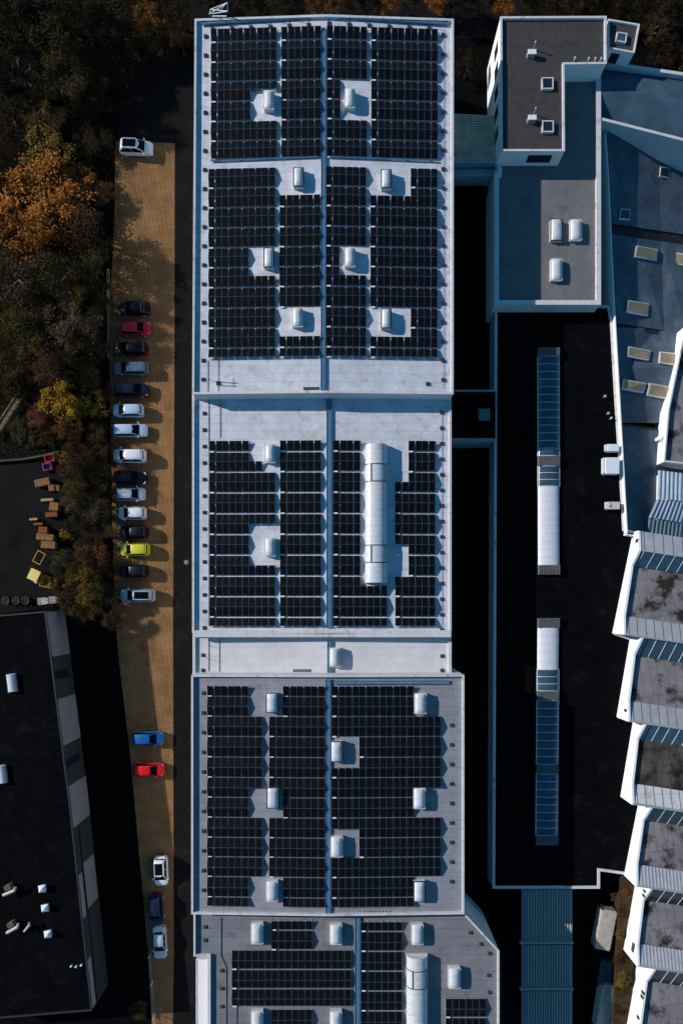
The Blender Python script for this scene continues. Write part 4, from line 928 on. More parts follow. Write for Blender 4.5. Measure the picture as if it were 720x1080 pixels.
car(138.5, 367, 'w', 4.3, 'hatch', 'black', 'black car just below the dark red hatchback, bright windscreen')
car(138.5, 388, 'w', 4.6, 'estate', 'steel', 'steel blue estate car between two dark cars in the long row')
car(138.5, 410.5, 'e', 4.7, 'estate', 'navy', 'very dark navy estate just above two pale blue cars')
car(135, 432.5, 'w', 4.1, 'hatch', 'paleblue', 'pale blue hatchback facing the trees, below the navy estate')
car(137, 453.5, 'e', 4.6, 'estate', 'paleblue', 'pale blue estate facing the hall, longer of two pale blue cars')
car(136.5, 480.5, 'w', 4.4, 'suv', 'white', 'white SUV with white roof between a pale blue and a black car')
car(137, 503.5, 'e', 4.5, 'sedan', 'black', 'black saloon between the white SUV and a small silver car', yaw=-2)
car(137.5, 521, 'e', 3.9, 'hatch', 'silver', 'small silver hatchback facing the hall between a black saloon and a white car')
car(139.3, 541, 'w', 3.7, 'hatch', 'white', 'small white hatchback above a black car and the yellow one')
car(141, 561, 'w', 3.8, 'hatch', 'black', 'black hatchback just above the yellow car', yaw=2)
car(142.3, 579.5, 'w', 3.9, 'hatch', 'yellow', 'bright yellow hatchback near the south end of the long row')
car(140.5, 602, 'w', 3.9, 'hatch', 'black', 'black hatchback between the yellow car and the silver estate')
car(145, 628, 'w', 4.6, 'estate', 'silver', 'silver estate with black glass roof at the south end of the long row', roof=True)
car(156, 779, 'e', 4.2, 'hatch', 'blue', 'bright blue hatchback parked just above the bright red one')
car(156.5, 812, 'e', 4.2, 'hatch', 'brightred', 'bright red hatchback parked just below the bright blue one')
car(169.5, 919, 's', 3.9, 'suv', 'white', 'white compact SUV with black roof parked lengthwise above a dark blue car', roof=True, yaw=2)
car(164.5, 959.5, 's', 4.1, 'suv', 'darkblue', 'dark blue car parked lengthwise between two pale cars', yaw=3)
car(168.3, 994.5, 's', 4.4, 'sedan', 'silver', 'silver saloon parked lengthwise at the south end of the lane', yaw=3)

# ------------------------------------------------------------------ yard goods
def crate(px, py, w_, l_, h_, rot, m_, name, label, cat, group=None, slats=True, open_top=False):
    c = P(px, py, h_); t = thing(name, label, cat, (c.x, c.y, 0.01), rot, group, True)
    if open_top:
        m = MB(); e = .06
        m.box(-w_ / 2, w_ / 2, -l_ / 2, -l_ / 2 + e, 0.1, h_); m.box(-w_ / 2, w_ / 2, l_ / 2 - e, l_ / 2, 0.1, h_); m.box(-w_ / 2, -w_ / 2 + e, -l_ / 2 + e, l_ / 2 - e, 0.1, h_); m.box(w_ / 2 - e, w_ / 2, -l_ / 2 + e, l_ / 2 - e, .1, h_)
        m.build('sides', m_, t); m = MB(); m.box(-w_ / 2 + e, w_ / 2 - e, -l_ / 2 + e, l_ / 2 - e, .1, .1 + h_ * .35); m.build('contents', WOOD_RED if m_ in (REDP, PURPLE) else BLACKTRIM, t)
    else:
        m = MB(); n = max(3, int(w_ / .16))
        for i in range(n):
            x = -w_ / 2 + w_ * i / n; m.box(x, x + w_ / n - .025, -l_ / 2, l_ / 2, h_ - .05 + random.uniform(-.02, .03), h_ + random.uniform(0, .03))
        m.box(-w_ / 2 + .03, w_ / 2 - .03, -l_ / 2 + .03, l_ / 2 - .03, .12, h_ - .055); m.build('slats', m_, t)
    m = MB()
    for s in (-1, 0, 1): m.box(-w_ / 2, w_ / 2, s * (l_ / 2 - .08) - .06, s * (l_ / 2 - .08) + .06, 0, .12)
    m.build('skids', BARK, t); return t
crate(52, 483, 1.25, .95, .8, R(8), REDP, 'plastic_crate', 'bright red plastic crate at the north end of the yard', 'crate', None, False, True)
crate(49.7, 492, 1.15, .9, .8, R(12), PURPLE, 'plastic_crate', 'purple plastic crate just below the red one', 'crate', None, False, True)
gp = 'wooden pallets stacked along the yard edge'
for (x, y, w_, l_, h_, r_, m_, lab) in (
    (44.5, 508.5, 2.0, .95, .9, 12, WOOD, 'broad brown pallet stack just south of the purple crate'),
    (54.5, 514.5, .75, .8, .8, 5, WOOD, 'small brown pallet stack, western of a close pair'), (60, 514.5, .7, .8, .7, -4, WOOD, 'small brown pallet stack, eastern of a close pair'),
    (50, 527, 1.7, .35, .6, 3, WOOD_PALE, 'narrow pale timber bundle lying above the rust brown stack'), (57, 534, 1.2, 1.1, 1.0, -8, WOOD, 'square brown pallet stack below the pale timber bundle'),
    (54.5, 542.5, 1.6, .7, .6, 4, WOOD_RED, 'rust brown pallet stack below the square one'), (35.5, 547.5, 1.1, .3, .5, 3, WOOD_PALE, 'short timber bundle sticking out westwards into the yard'),
    (40.5, 552.5, 1.2, .35, .5, 2, WOOD_RED, 'short rust brown bundle below the timber one'), (45.5, 558.8, 1.2, .85, 1.0, -3, WOOD_RED, 'orange brown pallet stack above the widest one'),
    (47.5, 566.3, 2.3, .85, 1.1, -5, WOOD, 'widest brown pallet stack in the yard'), (51, 574.5, 1.9, .95, 1.0, -4, WOOD, 'southernmost brown pallet stack, above the yellow frame')):
    crate(x, y, w_, l_, h_, R(r_), m_, 'pallet_stack', lab, 'pallets', gp)
# yellow frame
c = P(41.5, 588, .8); t = thing('metal_frame', 'empty yellow rectangular frame standing in the yard', 'frame', (c.x, c.y, .01), R(-28), None, True)
m = MB()
for (x0, y0, x1, y1) in ((-.55, -.8, .55, -.8), (.55, -.8, .55, .8), (.55, .8, -.55, .8), (-.55, .8, -.55, -.8)): m.tube((x0, y0, .8), (x1, y1, .8), .045, n=6)
m.build('rails', YELLOW, t); m = MB()
for x in (-.55, .55):
    for y in (-.8, .8): m.tube((x, y, 0), (x, y, .8), .04, n=6)
m.build('uprights', YELLOW, t)
# yellow skip: lid + hopper
c = P(36, 606.5, 1.3); t = thing('waste_press', 'pale yellow topped waste press at the yard corner', 'machine', (c.x, c.y, .01), R(-25), None, True)
m = MB(); m.hexa([(-.6, -.65, .1), (.6, -.65, .1), (.6, .65, .1), (-.6, .65, .1)], [(-.66, -.72, 1.25), (.66, -.72, 1.25), (.66, .72, 1.25), (-.66, .72, 1.25)]); m.build('hopper', YELLOW_OLD, t)
m = MB(); m.box(-.7, .7, -.76, .76, 1.25, 1.33); m.build('lid', mat('pale_yellow', (0.85, 0.62, 0.20), 0.5, 0.08), t); m = MB(); m.box(.1, .6, -1.0, -.72, .1, .8); m.build('motor', GALV, t)
c = P(51, 614, 1.0); t = thing('skip', 'dirty yellow open skip next to the pale yellow press', 'skip', (c.x, c.y, .01), R(-12), None, True)
m = MB(); W_, L_ = 1.1, .75
for (a, b) in (((-W_, -L_), (W_, -L_)), ((W_, -L_), (W_, L_)), ((W_, L_), (-W_, L_)), ((-W_, L_), (-W_, -L_))):
    m.poly([(a[0] * .8, a[1] * .8, .1), (b[0] * .8, b[1] * .8, .1), (b[0], b[1], 1.0), (a[0], a[1], 1.0)]); m.poly([(a[0] * .92, a[1] * .9, 1.0), (b[0] * .92, b[1] * .9, 1.0), (b[0], b[1], 1.0), (a[0], a[1], 1.0)]); m.poly([(a[0] * .72, a[1] * .72, .2), (b[0] * .72, b[1] * .72, .2), (b[0] * .92, b[1] * .9, 1.0), (a[0] * .92, a[1] * .9, 1.0)][::-1])
m.build('tub', YELLOW_OLD, t, recalc=False)
m = MB(); m.box(-.85, .85, -.55, .55, .3, .72); m.build('load', mat('yellow_debris', (0.34, 0.20, 0.02), 0.9, 0.4, 3, fine=.4), t)
for (x, y, lab) in ((44.5, 634, 'western of two grey wire cages beside the warehouse'), (56.5, 632.5, 'eastern of two grey wire cages beside the warehouse')):
    c = P(x, y, .9); t = thing('wire_cage', lab, 'cage', (c.x, c.y, .01), R(5), 'wire cages beside the warehouse', True); m = MB()
    for i in range(6):
        f = -.55 + 1.1 * i / 5; m.box(f - .03, f + .03, -.45, .45, .86, .9); m.box(-.58, .58, (f * .8) - .03, (f * .8) + .03, .9, .93)
    m.build('top_mesh', mat('cage_wire', (.5, .47, .42), .6, .2), t); m = MB()
    for sx in (-.55, .55):
        for sy in (-.42, .42): m.box(sx - .03, sx + .03, sy - .03, sy + .03, 0, .86)
    m.box(-.5, .5, -.4, .4, .1, .18); m.build('stillage', GALV, t)
for i, x in enumerate((6, 17, 27)):
    c = P(x, 633.5, .8); t = thing('cable_drum', '%s of three round grey drums from the west, north of the warehouse' % ORD[i], 'drum', (c.x, c.y, .01), 0, 'drums north of the warehouse', True); m = MB()
    n = 16
    for k in range(n):
        a, b = 2 * math.pi * k / n, 2 * math.pi * (k + 1) / n
        m.tube((.5 * math.cos(a), .5 * math.sin(a), .8), (.5 * math.cos(b), .5 * math.sin(b), .8), .035, n=5)
        if k % 3 == 0: m.tube((.55 * math.cos(a), .55 * math.sin(a), 0), (.55 * math.cos(a), .55 * math.sin(a), .8), .03, n=4)
    m.build('rim', mat('drum_grey', (.10, .10, .105), .7, .2), t); m = MB(); m.tube((0, 0, 0), (0, 0, .6), .42, n=16); m.build('core', BLACKTRIM, t)
# low yard wall and timber walkway
m = MB(); pts = [P(-30, 488, .5), P(25, 484, .5), P(45, 480.5, .5), P(62, 476, .5)]
for a, b in zip(pts, pts[1:]): m.hexa([(a.x, a.y - .12, 0), (b.x, b.y - .12, 0), (b.x, b.y + .12, 0), (a.x, a.y + .12, 0)], [(a.x, a.y - .12, .5), (b.x, b.y - .12, .5), (b.x, b.y + .12, .5), (a.x, a.y + .12, .5)])
o = m.build('low_wall', mat('mossy_wall', (0.06, 0.065, 0.045), 0.9, 0.3, 1)); centre_origin(o); tag(o, 'low mossy wall along the north side of the yard', 'wall')
a, b = P(-6, 462, .6), P(22.5, 418.5, .6); d = (b - a); t = thing('timber_footbridge', 'narrow sunlit timber walkway with rails above the grass', 'footbridge', (a.x, a.y, 0)); n_ = Vector((-d.y, d.x, 0)).normalized()
m = MB(); k_ = int(d.length / .3)
for i in range(k_): p, q = a.lerp(b, i / k_), a.lerp(b, (i + .82) / k_); m.hexa([p - n_ * .32, p + n_ * .32, q + n_ * .32, q - n_ * .32], [v + Vector((0, 0, .06)) for v in (p - n_ * .32, p + n_ * .32, q + n_ * .32, q - n_ * .32)])
m.build('planks', BARK_PALE, t); m = MB()
for s in (-1, 1):
    m.tube(a + n_ * .34 * s + Vector((0, 0, .55)), b + n_ * .34 * s + Vector((0, 0, .55)), .06, n=6)
    for i in range(7): p = a.lerp(b, i / 6) + n_ * .34 * s; m.tube((p.x, p.y, 0), (p.x, p.y, 1.15), .045, n=6)
m.build('railing', WOOD_PALE, t)
# fence at the foot of the lane, manhole, north mast
m = MB(); pts = [P(157, 1010, 1.1), P(159, 1040, 1.1), P(161.5, 1075, 1.1), P(164, 1110, 1.1)]; t = thing('wire_fence', 'thin wire fence with pale posts along the lower lane', 'fence', (pts[0].x, pts[0].y, 0))
for a, b in zip(pts, pts[1:]):
    for z in (.3, .7, 1.1): m.tube((a.x, a.y, z), (b.x, b.y, z), .018, n=4)
m.build('wires', GALV, t)
for p in pts: m = MB(); m.tube((p.x, p.y, 0), (p.x, p.y, 1.2), .06, n=8); m.build('post', WHITE_BAR, t)
c = P(196.5, 593, 0); m = MB(); m.tube((c.x, c.y, .0), (c.x, c.y, .035), .32, n=18); m.tube((c.x, c.y, .035), (c.x, c.y, .045), .24, n=18); o = m.build('manhole_cover', mat('manhole', (.2, .15, .12), .7, .2)); centre_origin(o); tag(o, 'round brownish manhole cover in the dark lane beside the middle hall', 'manhole')
c = P(229, 18, 0); t = thing('antenna_mast', 'white lattice antenna mast leaning over the north edge of the north hall', 'mast', (c.x, c.y, 0))
p0, p1 = P(223, 14, 11), P(239, 16, 11.6); m = MB()
for (a, b) in (((221, 15), (240, 12)), ((222, 10), (240, 3)), ((221, 15), (222, 10)), ((240, 12), (240, 3)), ((221, 15), (240, 3)), ((222, 10), (240, 12)), ((230, 13.5), (238, 4)), ((224, 17), (239, 17))):
    m.tube(P(a[0], a[1], 11.2), P(b[0], b[1], 11.8), .05, n=5)
m.build('lattice', WHITE_BAR, t); m = MB()
for x in (223, 239): p = P(x, 16, 11.2); m.tube((p.x, p.y, 0), (p.x, p.y, 11.4), .06, n=6)
m.build('legs', DARK_METAL, t)
# vehicles / boxes between the containers and behind the halls (dim): one dark trailer
c = P(640, 1028, 1.2); t = thing('flatbed_trailer', 'dark blue grey trailer standing in the shade between the two containers', 'trailer', (c.x, c.y, .012), R(-9), None, True)
m = MB(); m.box(-.95, .95, -1.9, 1.9, .75, .9); m.box(-.95, .95, 1.7, 1.85, .9, 1.5); m.build('bed', mat('trailer_blue', (.05, .075, .10), .6, .2), t)
for sx in (-.8, .8):
    for sy in (-.9, -.1): o = bpy.data.objects.new('wheel', TYRE_ME); C.objects.link(o); o.parent = t; o.location = (sx, sy, .33); o.rotation_euler = (0, 0, 0) if False else (0, 0, math.pi)
m = MB(); m.tube((0, 1.9, .7), (0, 2.9, .6), .05, n=6); m.build('drawbar', DARK_METAL, t)

# ------------------------------------------------------------------ trees
def leaf(mb, c, s, rng):
    u = Vector((rng.gauss(0, 1), rng.gauss(0, 1), rng.gauss(0, .7))).normalized(); v = u.orthogonal().normalized()
    v = (v * math.cos(1) + u.cross(v) * rng.uniform(-1, 1)).normalized(); a = u * s; b = v * s * .6
    mb.poly([c - a, c + b * .9, c + a, c - b * .9])
def make_proto(kind, seed):
    """unit crown: radius about 1 m horizontally, centred at z=0; returns (trunk mesh builder pieces, crown mesh)"""
    rng = random.Random(seed); tr = MB(); cr = MB()
    tips = []
    def limb(p, d, L, r, depth):
        q = p + d * L; tr.tube(p, q, r, r * .68, n=6 if depth < 2 else 4, caps=False)
        if depth >= 3: tips.append((q, d)); return
        for _ in range(rng.choice((3, 3, 4)) if depth < 2 else 3):
            e = (d + Vector((rng.gauss(0, .75), rng.gauss(0, .75), rng.gauss(.1, .35)))).normalized(); limb(q, e, L * rng.uniform(.55, .8), r * .6, depth + 1)
    tr.tube((0, 0, -1.45), (0.03, 0.02, -.55), .085, .065, n=8)
    for k_ in range(5):
        a = 2 * math.pi * k_ / 5 + rng.uniform(-.4, .4); limb(Vector((0.03, 0.02, -.6 + .08 * k_)), Vector((math.cos(a) * .8, math.sin(a) * .8, rng.uniform(.25, .9))).normalized(), rng.uniform(.32, .46), .038, 1)
    limb(Vector((0.03, 0.02, -.5)), Vector((0, 0, 1)), .45, .045, 1)
    cl = []
    if kind in ('full', 'patchy'):
        n = 46 if kind == 'full' else 34
        for _ in range(n):
            a = rng.uniform(0, 2 * math.pi); rr = math.sqrt(rng.uniform(0, 1)) * .92 * (1 + .18 * math.sin(3 * a + seed)); z = rng.uniform(-.45, .62) * math.sqrt(max(.05, 1 - (rr * .9) ** 2))
            cl.append((Vector((rr * math.cos(a), rr * math.sin(a), z)), rng.uniform(.12, .26)))
        for c, s in cl:
            for _ in range(120 if kind == 'full' else 90):
                p = Vector((rng.gauss(0, 1), rng.gauss(0, 1), rng.gauss(0, .7))) * (s * .62) + c; leaf(cr, p, rng.uniform(.028, .052), rng)
    else:   # nearly bare: many fine twigs and few leaves
        for q, d in tips + tips:
            for _ in range(18 if kind == 'thin' else 22):
                e = (d + Vector((rng.gauss(0, .9), rng.gauss(0, .9), rng.gauss(.25, .5)))).normalized(); L = rng.uniform(.10, .26); s = e.orthogonal().normalized() * .009
                q0 = q + Vector((rng.gauss(0, .07), rng.gauss(0, .07), rng.gauss(0, .05))); cr.poly([q0 - s, q0 + s, q0 + e * L])
                for _ in range(3 if kind == 'thin' else 1):
                    if rng.random() < .6: leaf(cr, q0 + e * L * rng.uniform(.3, 1.1) + Vector((rng.gauss(0, .05), rng.gauss(0, .05), rng.gauss(0, .04))), rng.uniform(.020, .042), rng)
    return tr.mesh('trunk', BARK), cr.mesh('crown', BARK)
PROTO = {k_: [make_proto(k_, 11 + 7 * i + j * 31) for i in range(3)] for j, k_ in enumerate(('full', 'patchy', 'thin', 'bare'))}
LEAFM = {
    'orange': mat('leaf_orange', (.30, .095, .010), .8, .35, .8, .15, island=[(.42, .17, .018), (.22, .06, .008), (.36, .12, .012)]),
    'rust': mat('leaf_rust', (.16, .062, .016), .8, .35, .8, .1, island=[(.24, .10, .02), (.09, .04, .014)]),
    'yellow': mat('leaf_yellow', (.46, .25, .014), .8, .3, .8, .15, island=[(.55, .32, .02), (.28, .13, .012), (.18, .11, .02)]),
    'gold': mat('leaf_gold', (.22, .12, .018), .8, .3, .8, .15, island=[(.10, .075, .022), (.30, .16, .016)]),
    'olive': mat('leaf_olive', (0.0720, 0.0496, 0.0176), .85, .35, .8, .03, island=[(0.1080, 0.0736, 0.0240), (0.0400, 0.0272, 0.0112)]),
    'green': mat('leaf_green', (0.0640, 0.0528, 0.0176), .85, .35, .8, .03, island=[(0.1120, 0.0920, 0.0360), (0.0360, 0.0304, 0.0128)]),
    'brown': mat('leaf_brown', (0.0624, 0.0352, 0.0160), .85, .35, .8, .03, island=[(0.0920, 0.0512, 0.0224), (0.0336, 0.0200, 0.0104)]),
    'grey': mat('twig_grey', (0.0840, 0.0576, 0.0304), .9, .3, .8, .03, island=[(0.1280, 0.0864, 0.0440), (0.0480, 0.0320, 0.0176)]),
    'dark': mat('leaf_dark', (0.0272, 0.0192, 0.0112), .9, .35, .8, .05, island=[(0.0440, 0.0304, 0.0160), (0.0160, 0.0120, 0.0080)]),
    'red': mat('leaf_red', (.13, .035, .02), .85, .35, .8, .1, island=[(.19, .06, .025), (.07, .03, .018)])}
WORD = {'orange': 'orange leaved', 'rust': 'rust brown', 'yellow': 'bright yellow', 'gold': 'golden brown', 'olive': 'olive brown', 'green': 'grey green', 'brown': 'dull brown', 'grey': 'grey twigged', 'dark': 'very dark', 'red': 'reddish'}
KW = {'full': 'dense', 'patchy': 'patchy', 'thin': 'thin crowned', 'bare': 'almost bare'}
def x_on_bank(px, py): return px > 649.5 and 925 < py and not (940 < py < 950 and px < 652)
def tree(px, py, r, kind, col, where, h=None, bush=False):
    R_ = r * K * (1.08 if not bush else .95); h = h or (2.2 * R_ if not bush else 1.0 * R_)
    zc = h * .55 if not bush else R_ * .4
    c = P(px, py, zc); nm = 'bush' if bush else 'tree'
    zg = 2.6 if (bush and x_on_bank(px, py)) else 0.0
    if zg: c = P(px, py, zg + zc)
    t = thing(nm, '%s %s %s %s' % (KW[kind], WORD[col], nm, where), nm, (c.x, c.y, zg), random.uniform(0, 6.28), 'trees and bushes along the car park and yard' if px < 200 else 'trees and bushes at the site edges', True)
    tr, cr = random.choice(PROTO[kind]); zs = (h * .42) if not bush else R_ * .65
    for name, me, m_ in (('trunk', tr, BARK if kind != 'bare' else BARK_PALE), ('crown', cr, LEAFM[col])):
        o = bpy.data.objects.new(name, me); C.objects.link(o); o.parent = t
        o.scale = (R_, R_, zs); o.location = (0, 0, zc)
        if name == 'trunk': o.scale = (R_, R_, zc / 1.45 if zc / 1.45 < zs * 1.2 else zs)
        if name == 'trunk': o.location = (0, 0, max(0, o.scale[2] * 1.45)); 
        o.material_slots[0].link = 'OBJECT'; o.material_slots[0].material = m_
T = [
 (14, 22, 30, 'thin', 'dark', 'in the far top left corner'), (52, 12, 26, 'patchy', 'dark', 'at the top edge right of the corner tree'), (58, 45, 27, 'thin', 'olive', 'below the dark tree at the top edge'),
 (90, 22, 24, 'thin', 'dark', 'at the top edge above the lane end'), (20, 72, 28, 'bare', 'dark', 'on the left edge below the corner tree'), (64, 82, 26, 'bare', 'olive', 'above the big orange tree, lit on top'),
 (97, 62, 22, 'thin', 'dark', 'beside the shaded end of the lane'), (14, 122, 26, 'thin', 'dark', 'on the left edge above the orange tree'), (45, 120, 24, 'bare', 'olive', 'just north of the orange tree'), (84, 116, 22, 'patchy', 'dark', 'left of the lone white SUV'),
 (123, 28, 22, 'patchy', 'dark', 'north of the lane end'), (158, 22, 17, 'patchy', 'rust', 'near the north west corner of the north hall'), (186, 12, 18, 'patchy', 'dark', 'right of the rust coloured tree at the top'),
 (50, 207, 42, 'full', 'orange', 'largest and brightest on the left side'), (50, 158, 24, 'patchy', 'gold', 'touching the top of the big orange tree'), (88, 196, 20, 'patchy', 'rust', 'at the right side of the big orange tree'),
 (6, 190, 18, 'thin', 'dark', 'on the left edge beside the big orange tree'), (30, 252, 24, 'patchy', 'orange', 'at the foot of the big orange tree'), (88, 240, 26, 'thin', 'brown', 'whose shade covers the empty part of the car park'), (98, 276, 20, 'thin', 'green', 'with a pale green side, at the empty car park'),
 (16, 290, 28, 'bare', 'grey', 'on the left edge below the orange trees'), (58, 296, 28, 'bare', 'olive', 'below the orange trees and left of the kerb'), (26, 345, 30, 'bare', 'olive', 'on the left edge level with the dark red car'), (76, 338, 30, 'bare', 'grey', 'level with the black saloon heading the row'),
 (100, 366, 18, 'bare', 'brown', 'close behind the row of cars'), (56, 384, 24, 'bare', 'brown', 'above the bright yellow tree'), (10, 398, 24, 'bare', 'brown', 'on the left edge above the timber walkway'), (92, 398, 18, 'bare', 'olive', 'right above the bright yellow tree'),
 (66, 424, 19, 'full', 'yellow', 'glowing beside the row of cars'), (98, 428, 14, 'patchy', 'gold', 'between the yellow tree and the pale blue cars'), (44, 436, 17, 'bare', 'red', 'between the yellow tree and the timber walkway'), (74, 455, 16, 'thin', 'rust', 'just below the bright yellow tree'),
 (104, 460, 15, 'thin', 'brown', 'behind the pale blue estate'), (80, 488, 20, 'thin', 'brown', 'right of the red and purple crates'), (103, 498, 17, 'bare', 'brown', 'behind the black saloon in the row'), (78, 522, 18, 'bare', 'olive', 'right of the pallet stacks'),
 (97, 538, 19, 'bare', 'grey', 'behind the small white hatchback'), (104, 562, 15, 'bare', 'olive', 'behind the black hatchback above the yellow car'), (72, 592, 19, 'thin', 'green', 'overhanging the yellow frame in the yard'), (98, 590, 15, 'patchy', 'red', 'behind the yellow car'),
 (86, 614, 19, 'thin', 'gold', 'right of the yellow skip'), (104, 622, 16, 'bare', 'olive', 'behind the silver estate'), (70, 632, 14, 'thin', 'olive', 'at the north east corner of the warehouse'), (96, 642, 15, 'thin', 'gold', 'at the end of the tree belt by the warehouse'), (117, 655, 12, 'thin', 'brown', 'last in the belt, at the car park edge'),
 (141, 48, 15, 'thin', 'dark', 'in the shade at the very end of the lane'), (168, 46, 14, 'thin', 'dark', 'between the rust coloured tree and the lane end'), (190, 42, 13, 'thin', 'brown', 'beside the north west corner of the north hall'), (128, 78, 12, 'thin', 'dark', 'low one in the shaded west side of the lane end'), (34, 98, 22, 'thin', 'dark', 'between the olive trees north of the big orange tree'), (104, 92, 18, 'thin', 'brown', 'left of the shaded lane end, north of the white SUV'), (112, 60, 16, 'patchy', 'dark', 'right at the shaded lane end'),
 (100, 150, 20, 'thin', 'dark', 'level with the white SUV at the lane edge'), (108, 205, 15, 'bare', 'brown', 'at the car park edge right of the big orange tree'), (8, 240, 20, 'bare', 'dark', 'on the left edge below the big orange tree'), (104, 258, 17, 'patchy', 'dark', 'shading the empty middle of the car park'),
 (40, 320, 22, 'thin', 'brown', 'in the middle of the left wood'), (106, 310, 15, 'thin', 'brown', 'at the kerb above the black saloon'), (6, 330, 18, 'thin', 'brown', 'on the left edge in the middle of the wood'), (44, 372, 22, 'thin', 'olive', 'left of the brown tree above the yellow one'), (82, 366, 18, 'thin', 'olive', 'left of the cars below the red one'),
 (30, 408, 18, 'thin', 'dark', 'beside the upper end of the timber walkway'), (106, 412, 12, 'thin', 'brown', 'behind the navy estate'), (60, 462, 16, 'thin', 'brown', 'above the red crate'), (108, 480, 13, 'thin', 'brown', 'behind the white SUV in the row'), (92, 508, 15, 'thin', 'dark', 'among bare trees right of the pallets'), (108, 525, 12, 'thin', 'dark', 'behind the small silver hatchback'),
 (108, 545, 12, 'bare', 'dark', 'behind the two small hatchbacks'), (84, 556, 15, 'thin', 'dark', 'in shade right of the widest pallet stack'), (110, 598, 12, 'thin', 'brown', 'behind the black hatchback below the yellow car'), (60, 608, 13, 'thin', 'olive', 'leaning over the yellow skip'), (82, 646, 12, 'thin', 'olive', 'just north of the warehouse corner'), (118, 632, 10, 'bare', 'brown', 'beside the silver estate'),
]
def tree_h(x, y, r):
    if r > 40: return 4.7
    if 235 < y < 285 and x > 80: return 6.0
    if 85 < y < 222: return 2.7 if x > 58 else 4.4
    if y > 310: return min(7.0, max(4.2, 2.2 * r * K)) if x < 92 else min(4.8, max(3.4, 1.8 * r * K))
    return min(8.5, max(4.6, 2.5 * r * K)) if x < 92 else min(6.0, max(4.2, 2.1 * r * K))
for (x, y, r, kd, cl_, wh) in T: tree(x, y, r, kd, cl_, wh, h=tree_h(x, y, r))
B = [
 (650, 945, 8, 'thin', 'olive', 'between the upper container and the stepped parapet'), (653, 986, 6, 'thin', 'gold', 'on the bank right of the upper container'), (652, 1044, 8, 'thin', 'olive', 'on the bank above the lower container'), (628, 1012, 8, 'thin', 'dark', 'in the shade between the canopy and the trailer'), (622, 950, 7, 'thin', 'dark', 'in the shade between the canopy and the upper container'),  (67, 483, 7, 'full', 'yellow', 'right of the red crate'), (68, 564, 6.5, 'patchy', 'yellow', 'right of the southern pallet stacks'), (84, 594, 7, 'full', 'orange', 'between yard and yellow car'), (90, 612, 6, 'patchy', 'yellow', 'beside the golden tree by the skip'), (24, 452, 17, 'thin', 'green', 'on the grass right of the timber walkway'), (38, 462, 12, 'patchy', 'green', 'on the grass above the low yard wall'),
 (148, 1064, 12, 'thin', 'olive', 'at the bottom beside the wire fence'), (655, 1034, 10, 'thin', 'gold', 'on the bank beside the sawtooth factory'), (652, 1010, 7, 'thin', 'brown', 'on the bank above the golden brown one'), (655, 962, 6, 'thin', 'brown', 'on the bank by the upper container'), (658, 940, 5, 'bare', 'rust', 'on the bank at the stepped parapet'), (650, 1066, 7, 'bare', 'brown', 'on the bank beside the lower container'),
]
for (x, y, r, kd, cl_, wh) in B: tree(x, y, r, kd, cl_, wh, bush=True)
N_ = [(222, -4, 13, 'thin', 'dark', 'at the top edge left of the antenna mast'), (270, 4, 12, 'thin', 'brown', 'low dull one right of the antenna mast'), (312, 4, 11, 'thin', 'dark', 'hugging the north wall left of the hall ridge'), (352, 2, 12, 'patchy', 'rust', 'hugging the north wall right of the hall ridge'), (390, 4, 10, 'thin', 'dark', 'small, left of the orange pair at the top'), (476, -4, 12, 'thin', 'brown', 'at the top edge right of the orange pair'), (512, -2, 12, 'thin', 'dark', 'left of the orange tree at the tower corner'), (610, -2, 12, 'thin', 'brown', 'at the top edge between two dull trees behind the tower'), (650, 6, 12, 'thin', 'dark', 'behind the joint of tower and skewed annex'), (690, 30, 14, 'bare', 'brown', 'just right of the skewed annex corner'), (252, 3, 14, 'thin', 'dark', 'behind the antenna mast'), (290, -2, 16, 'thin', 'brown', 'at the top edge above the west gable half'), (330, -2, 15, 'patchy', 'rust', 'at the top edge above the hall ridge'), (372, 0, 14, 'thin', 'brown', 'at the top edge right of the hall ridge'), (409, 0, 12, 'patchy', 'orange', 'at the top edge, left of a pair above the north hall'),
 (432, -3, 12, 'thin', 'brown', 'between two orange trees at the top edge'), (458, 1, 12, 'patchy', 'orange', 'at the top edge, right of a pair above the north hall'), (487, 6, 12, 'thin', 'dark', 'between the north hall and the tower'), (531, 5, 10, 'patchy', 'orange', 'at the north west corner of the tower'), (556, 1, 14, 'thin', 'dark', 'at the top edge behind the tower'), (590, -2, 16, 'thin', 'dark', 'at the top edge behind the tower middle'),
 (628, 0, 13, 'thin', 'dark', 'at the top edge behind the tower east end'), (672, 2, 16, 'thin', 'dark', 'at the top edge behind the skewed annex'), (706, 14, 20, 'thin', 'dark', 'in the top right corner'), (700, 50, 18, 'thin', 'dark', 'right of the skewed annex'), (716, 62, 12, 'thin', 'brown', 'on the right edge north of the barrel roof'), (493, 66, 12, 'thin', 'dark', 'in the gap between north hall and tower')]
for (x, y, r, kd, cl_, wh) in N_: tree(x, y, r, kd, cl_, wh, h=4.6)
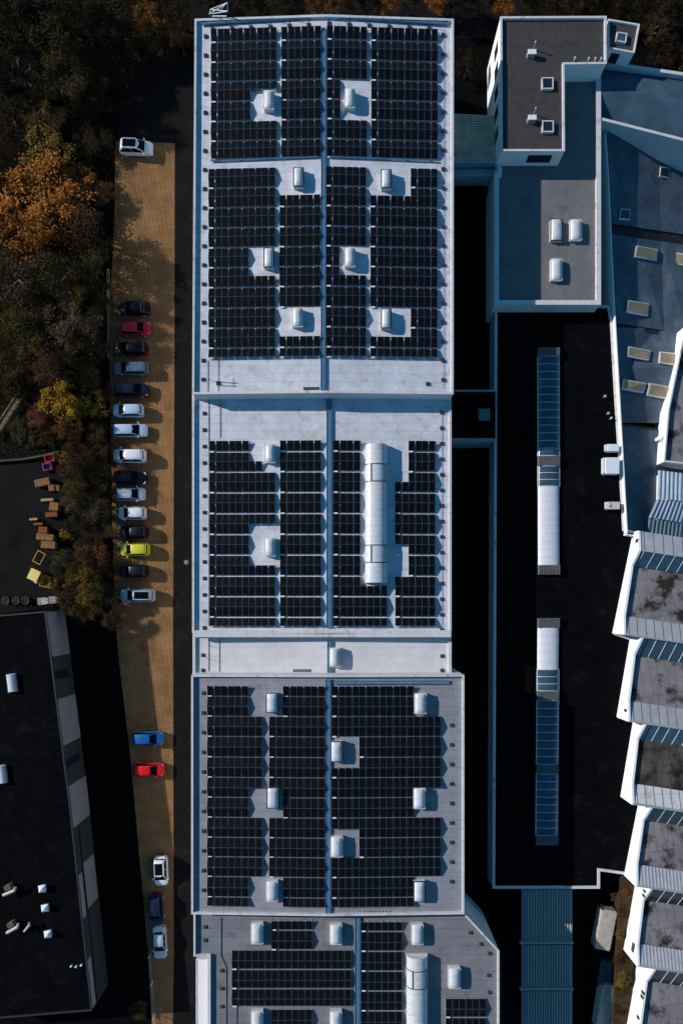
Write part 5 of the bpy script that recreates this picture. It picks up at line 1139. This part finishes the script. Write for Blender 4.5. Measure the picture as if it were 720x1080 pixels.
# leaf litter and rough grass
lit = MB(); rng = random.Random(3)
for _ in range(5200):
    x, y = rng.uniform(-10, 122), rng.uniform(-10, 655)
    if 486 < y < 655 and x < 78: continue
    if y > 640 and x < 55: continue
    p = P(x, y, .03); leaf(lit, p + Vector((0, 0, rng.uniform(.0, .08))), rng.uniform(.06, .14), rng)
for _ in range(1900):
    x, y = rng.uniform(120, 740), rng.uniform(-30, 60)
    if y > 16 and (200 < x < 480 or 520 < x < 690): continue
    leaf(lit, P(x, y, .04) + Vector((0, 0, rng.uniform(0, .06))), rng.uniform(.05, .11), rng)
for _ in range(2600):
    y = rng.uniform(160, 700); x = 121 + abs(rng.gauss(0, 12)); p = P(x, y, .02)
    leaf(lit, p + Vector((0, 0, .02)), rng.uniform(.035, .08), rng)
o = lit.build('leaf_litter', mat('fallen_leaf', (.05, .03, .013), .9, .3, 1, .02, island=[(.09, .052, .018), (.025, .016, .01), (.14, .07, .018)]), recalc=False); o['kind'] = 'stuff'; tag(o, 'fallen brown leaves on the woodland floor and car park edge', 'leaf litter')
gr = MB()
for _ in range(6000):
    x, y = rng.uniform(2, 48), rng.uniform(428, 484); p = P(x, y, 0); a = rng.uniform(0, 6.28); h_ = rng.uniform(.12, .4); d = Vector((math.cos(a), math.sin(a), 0)); q = d * rng.uniform(.05, .3)
    s = Vector((-d.y, d.x, 0)) * .025; gr.poly([p - s, p + s, p + q + Vector((0, 0, h_))])
o = gr.build('grass', GRASS, recalc=False); o['kind'] = 'stuff'; tag(o, 'rough pale green grass around the timber walkway', 'grass')

# ------------------------------------------------------------------ light, sky, camera
w = bpy.data.worlds.new('World'); bpy.context.scene.world = w; w.use_nodes = True
nt = w.node_tree; bg = nt.nodes['Background']; sky = nt.nodes.new('ShaderNodeTexSky'); sky.sky_type = 'NISHITA'; sky.sun_disc = False
sky.sun_elevation = R(SUN_EL); sky.sun_rotation = math.atan2(SUN.x, SUN.y); sky.ozone_density = 6.0; sky.air_density = 1.0; sky.dust_density = 0.2
hs = nt.nodes.new('ShaderNodeHueSaturation'); hs.inputs['Saturation'].default_value = 1.15; hs.inputs['Hue'].default_value = 0.48
nt.links.new(sky.outputs[0], hs.inputs['Color']); nt.links.new(hs.outputs[0], bg.inputs[0]); bg.inputs[1].default_value = 0.09
sl = bpy.data.lights.new('sun', 'SUN'); sl.energy = 4.2; sl.angle = R(0.53); sl.color = (1.0, 0.95, 0.885)
so = bpy.data.objects.new('sun', sl); C.objects.link(so); so.rotation_euler = SUN.to_track_quat('Z', 'Y').to_euler()
cam = bpy.data.cameras.new('camera'); co = bpy.data.objects.new('camera', cam); C.objects.link(co); co.location = (0, 0, H); co.rotation_euler = (0, 0, 0)
cam.sensor_fit = 'VERTICAL'; cam.sensor_height = 36; cam.sensor_width = 24; cam.lens = (H / K) / 1080 * 36
cam.shift_x = (360 - PX) / 1080; cam.shift_y = (PY - 540) / 1080; cam.clip_end = 3000
sc = bpy.context.scene; sc.camera = co
sc.view_settings.view_transform = 'Standard'; sc.view_settings.look = 'None'; sc.view_settings.gamma = 1; sc.view_settings.exposure = 0.25; sc.view_settings.use_curve_mapping = False
sc.render.film_transparent = False
sc.cycles.max_bounces = 5; sc.cycles.diffuse_bounces = 3; sc.cycles.glossy_bounces = 2
for o in bpy.data.objects:
    if '_local' in o: del o['_local']
    if '_z' in o: del o['_z']
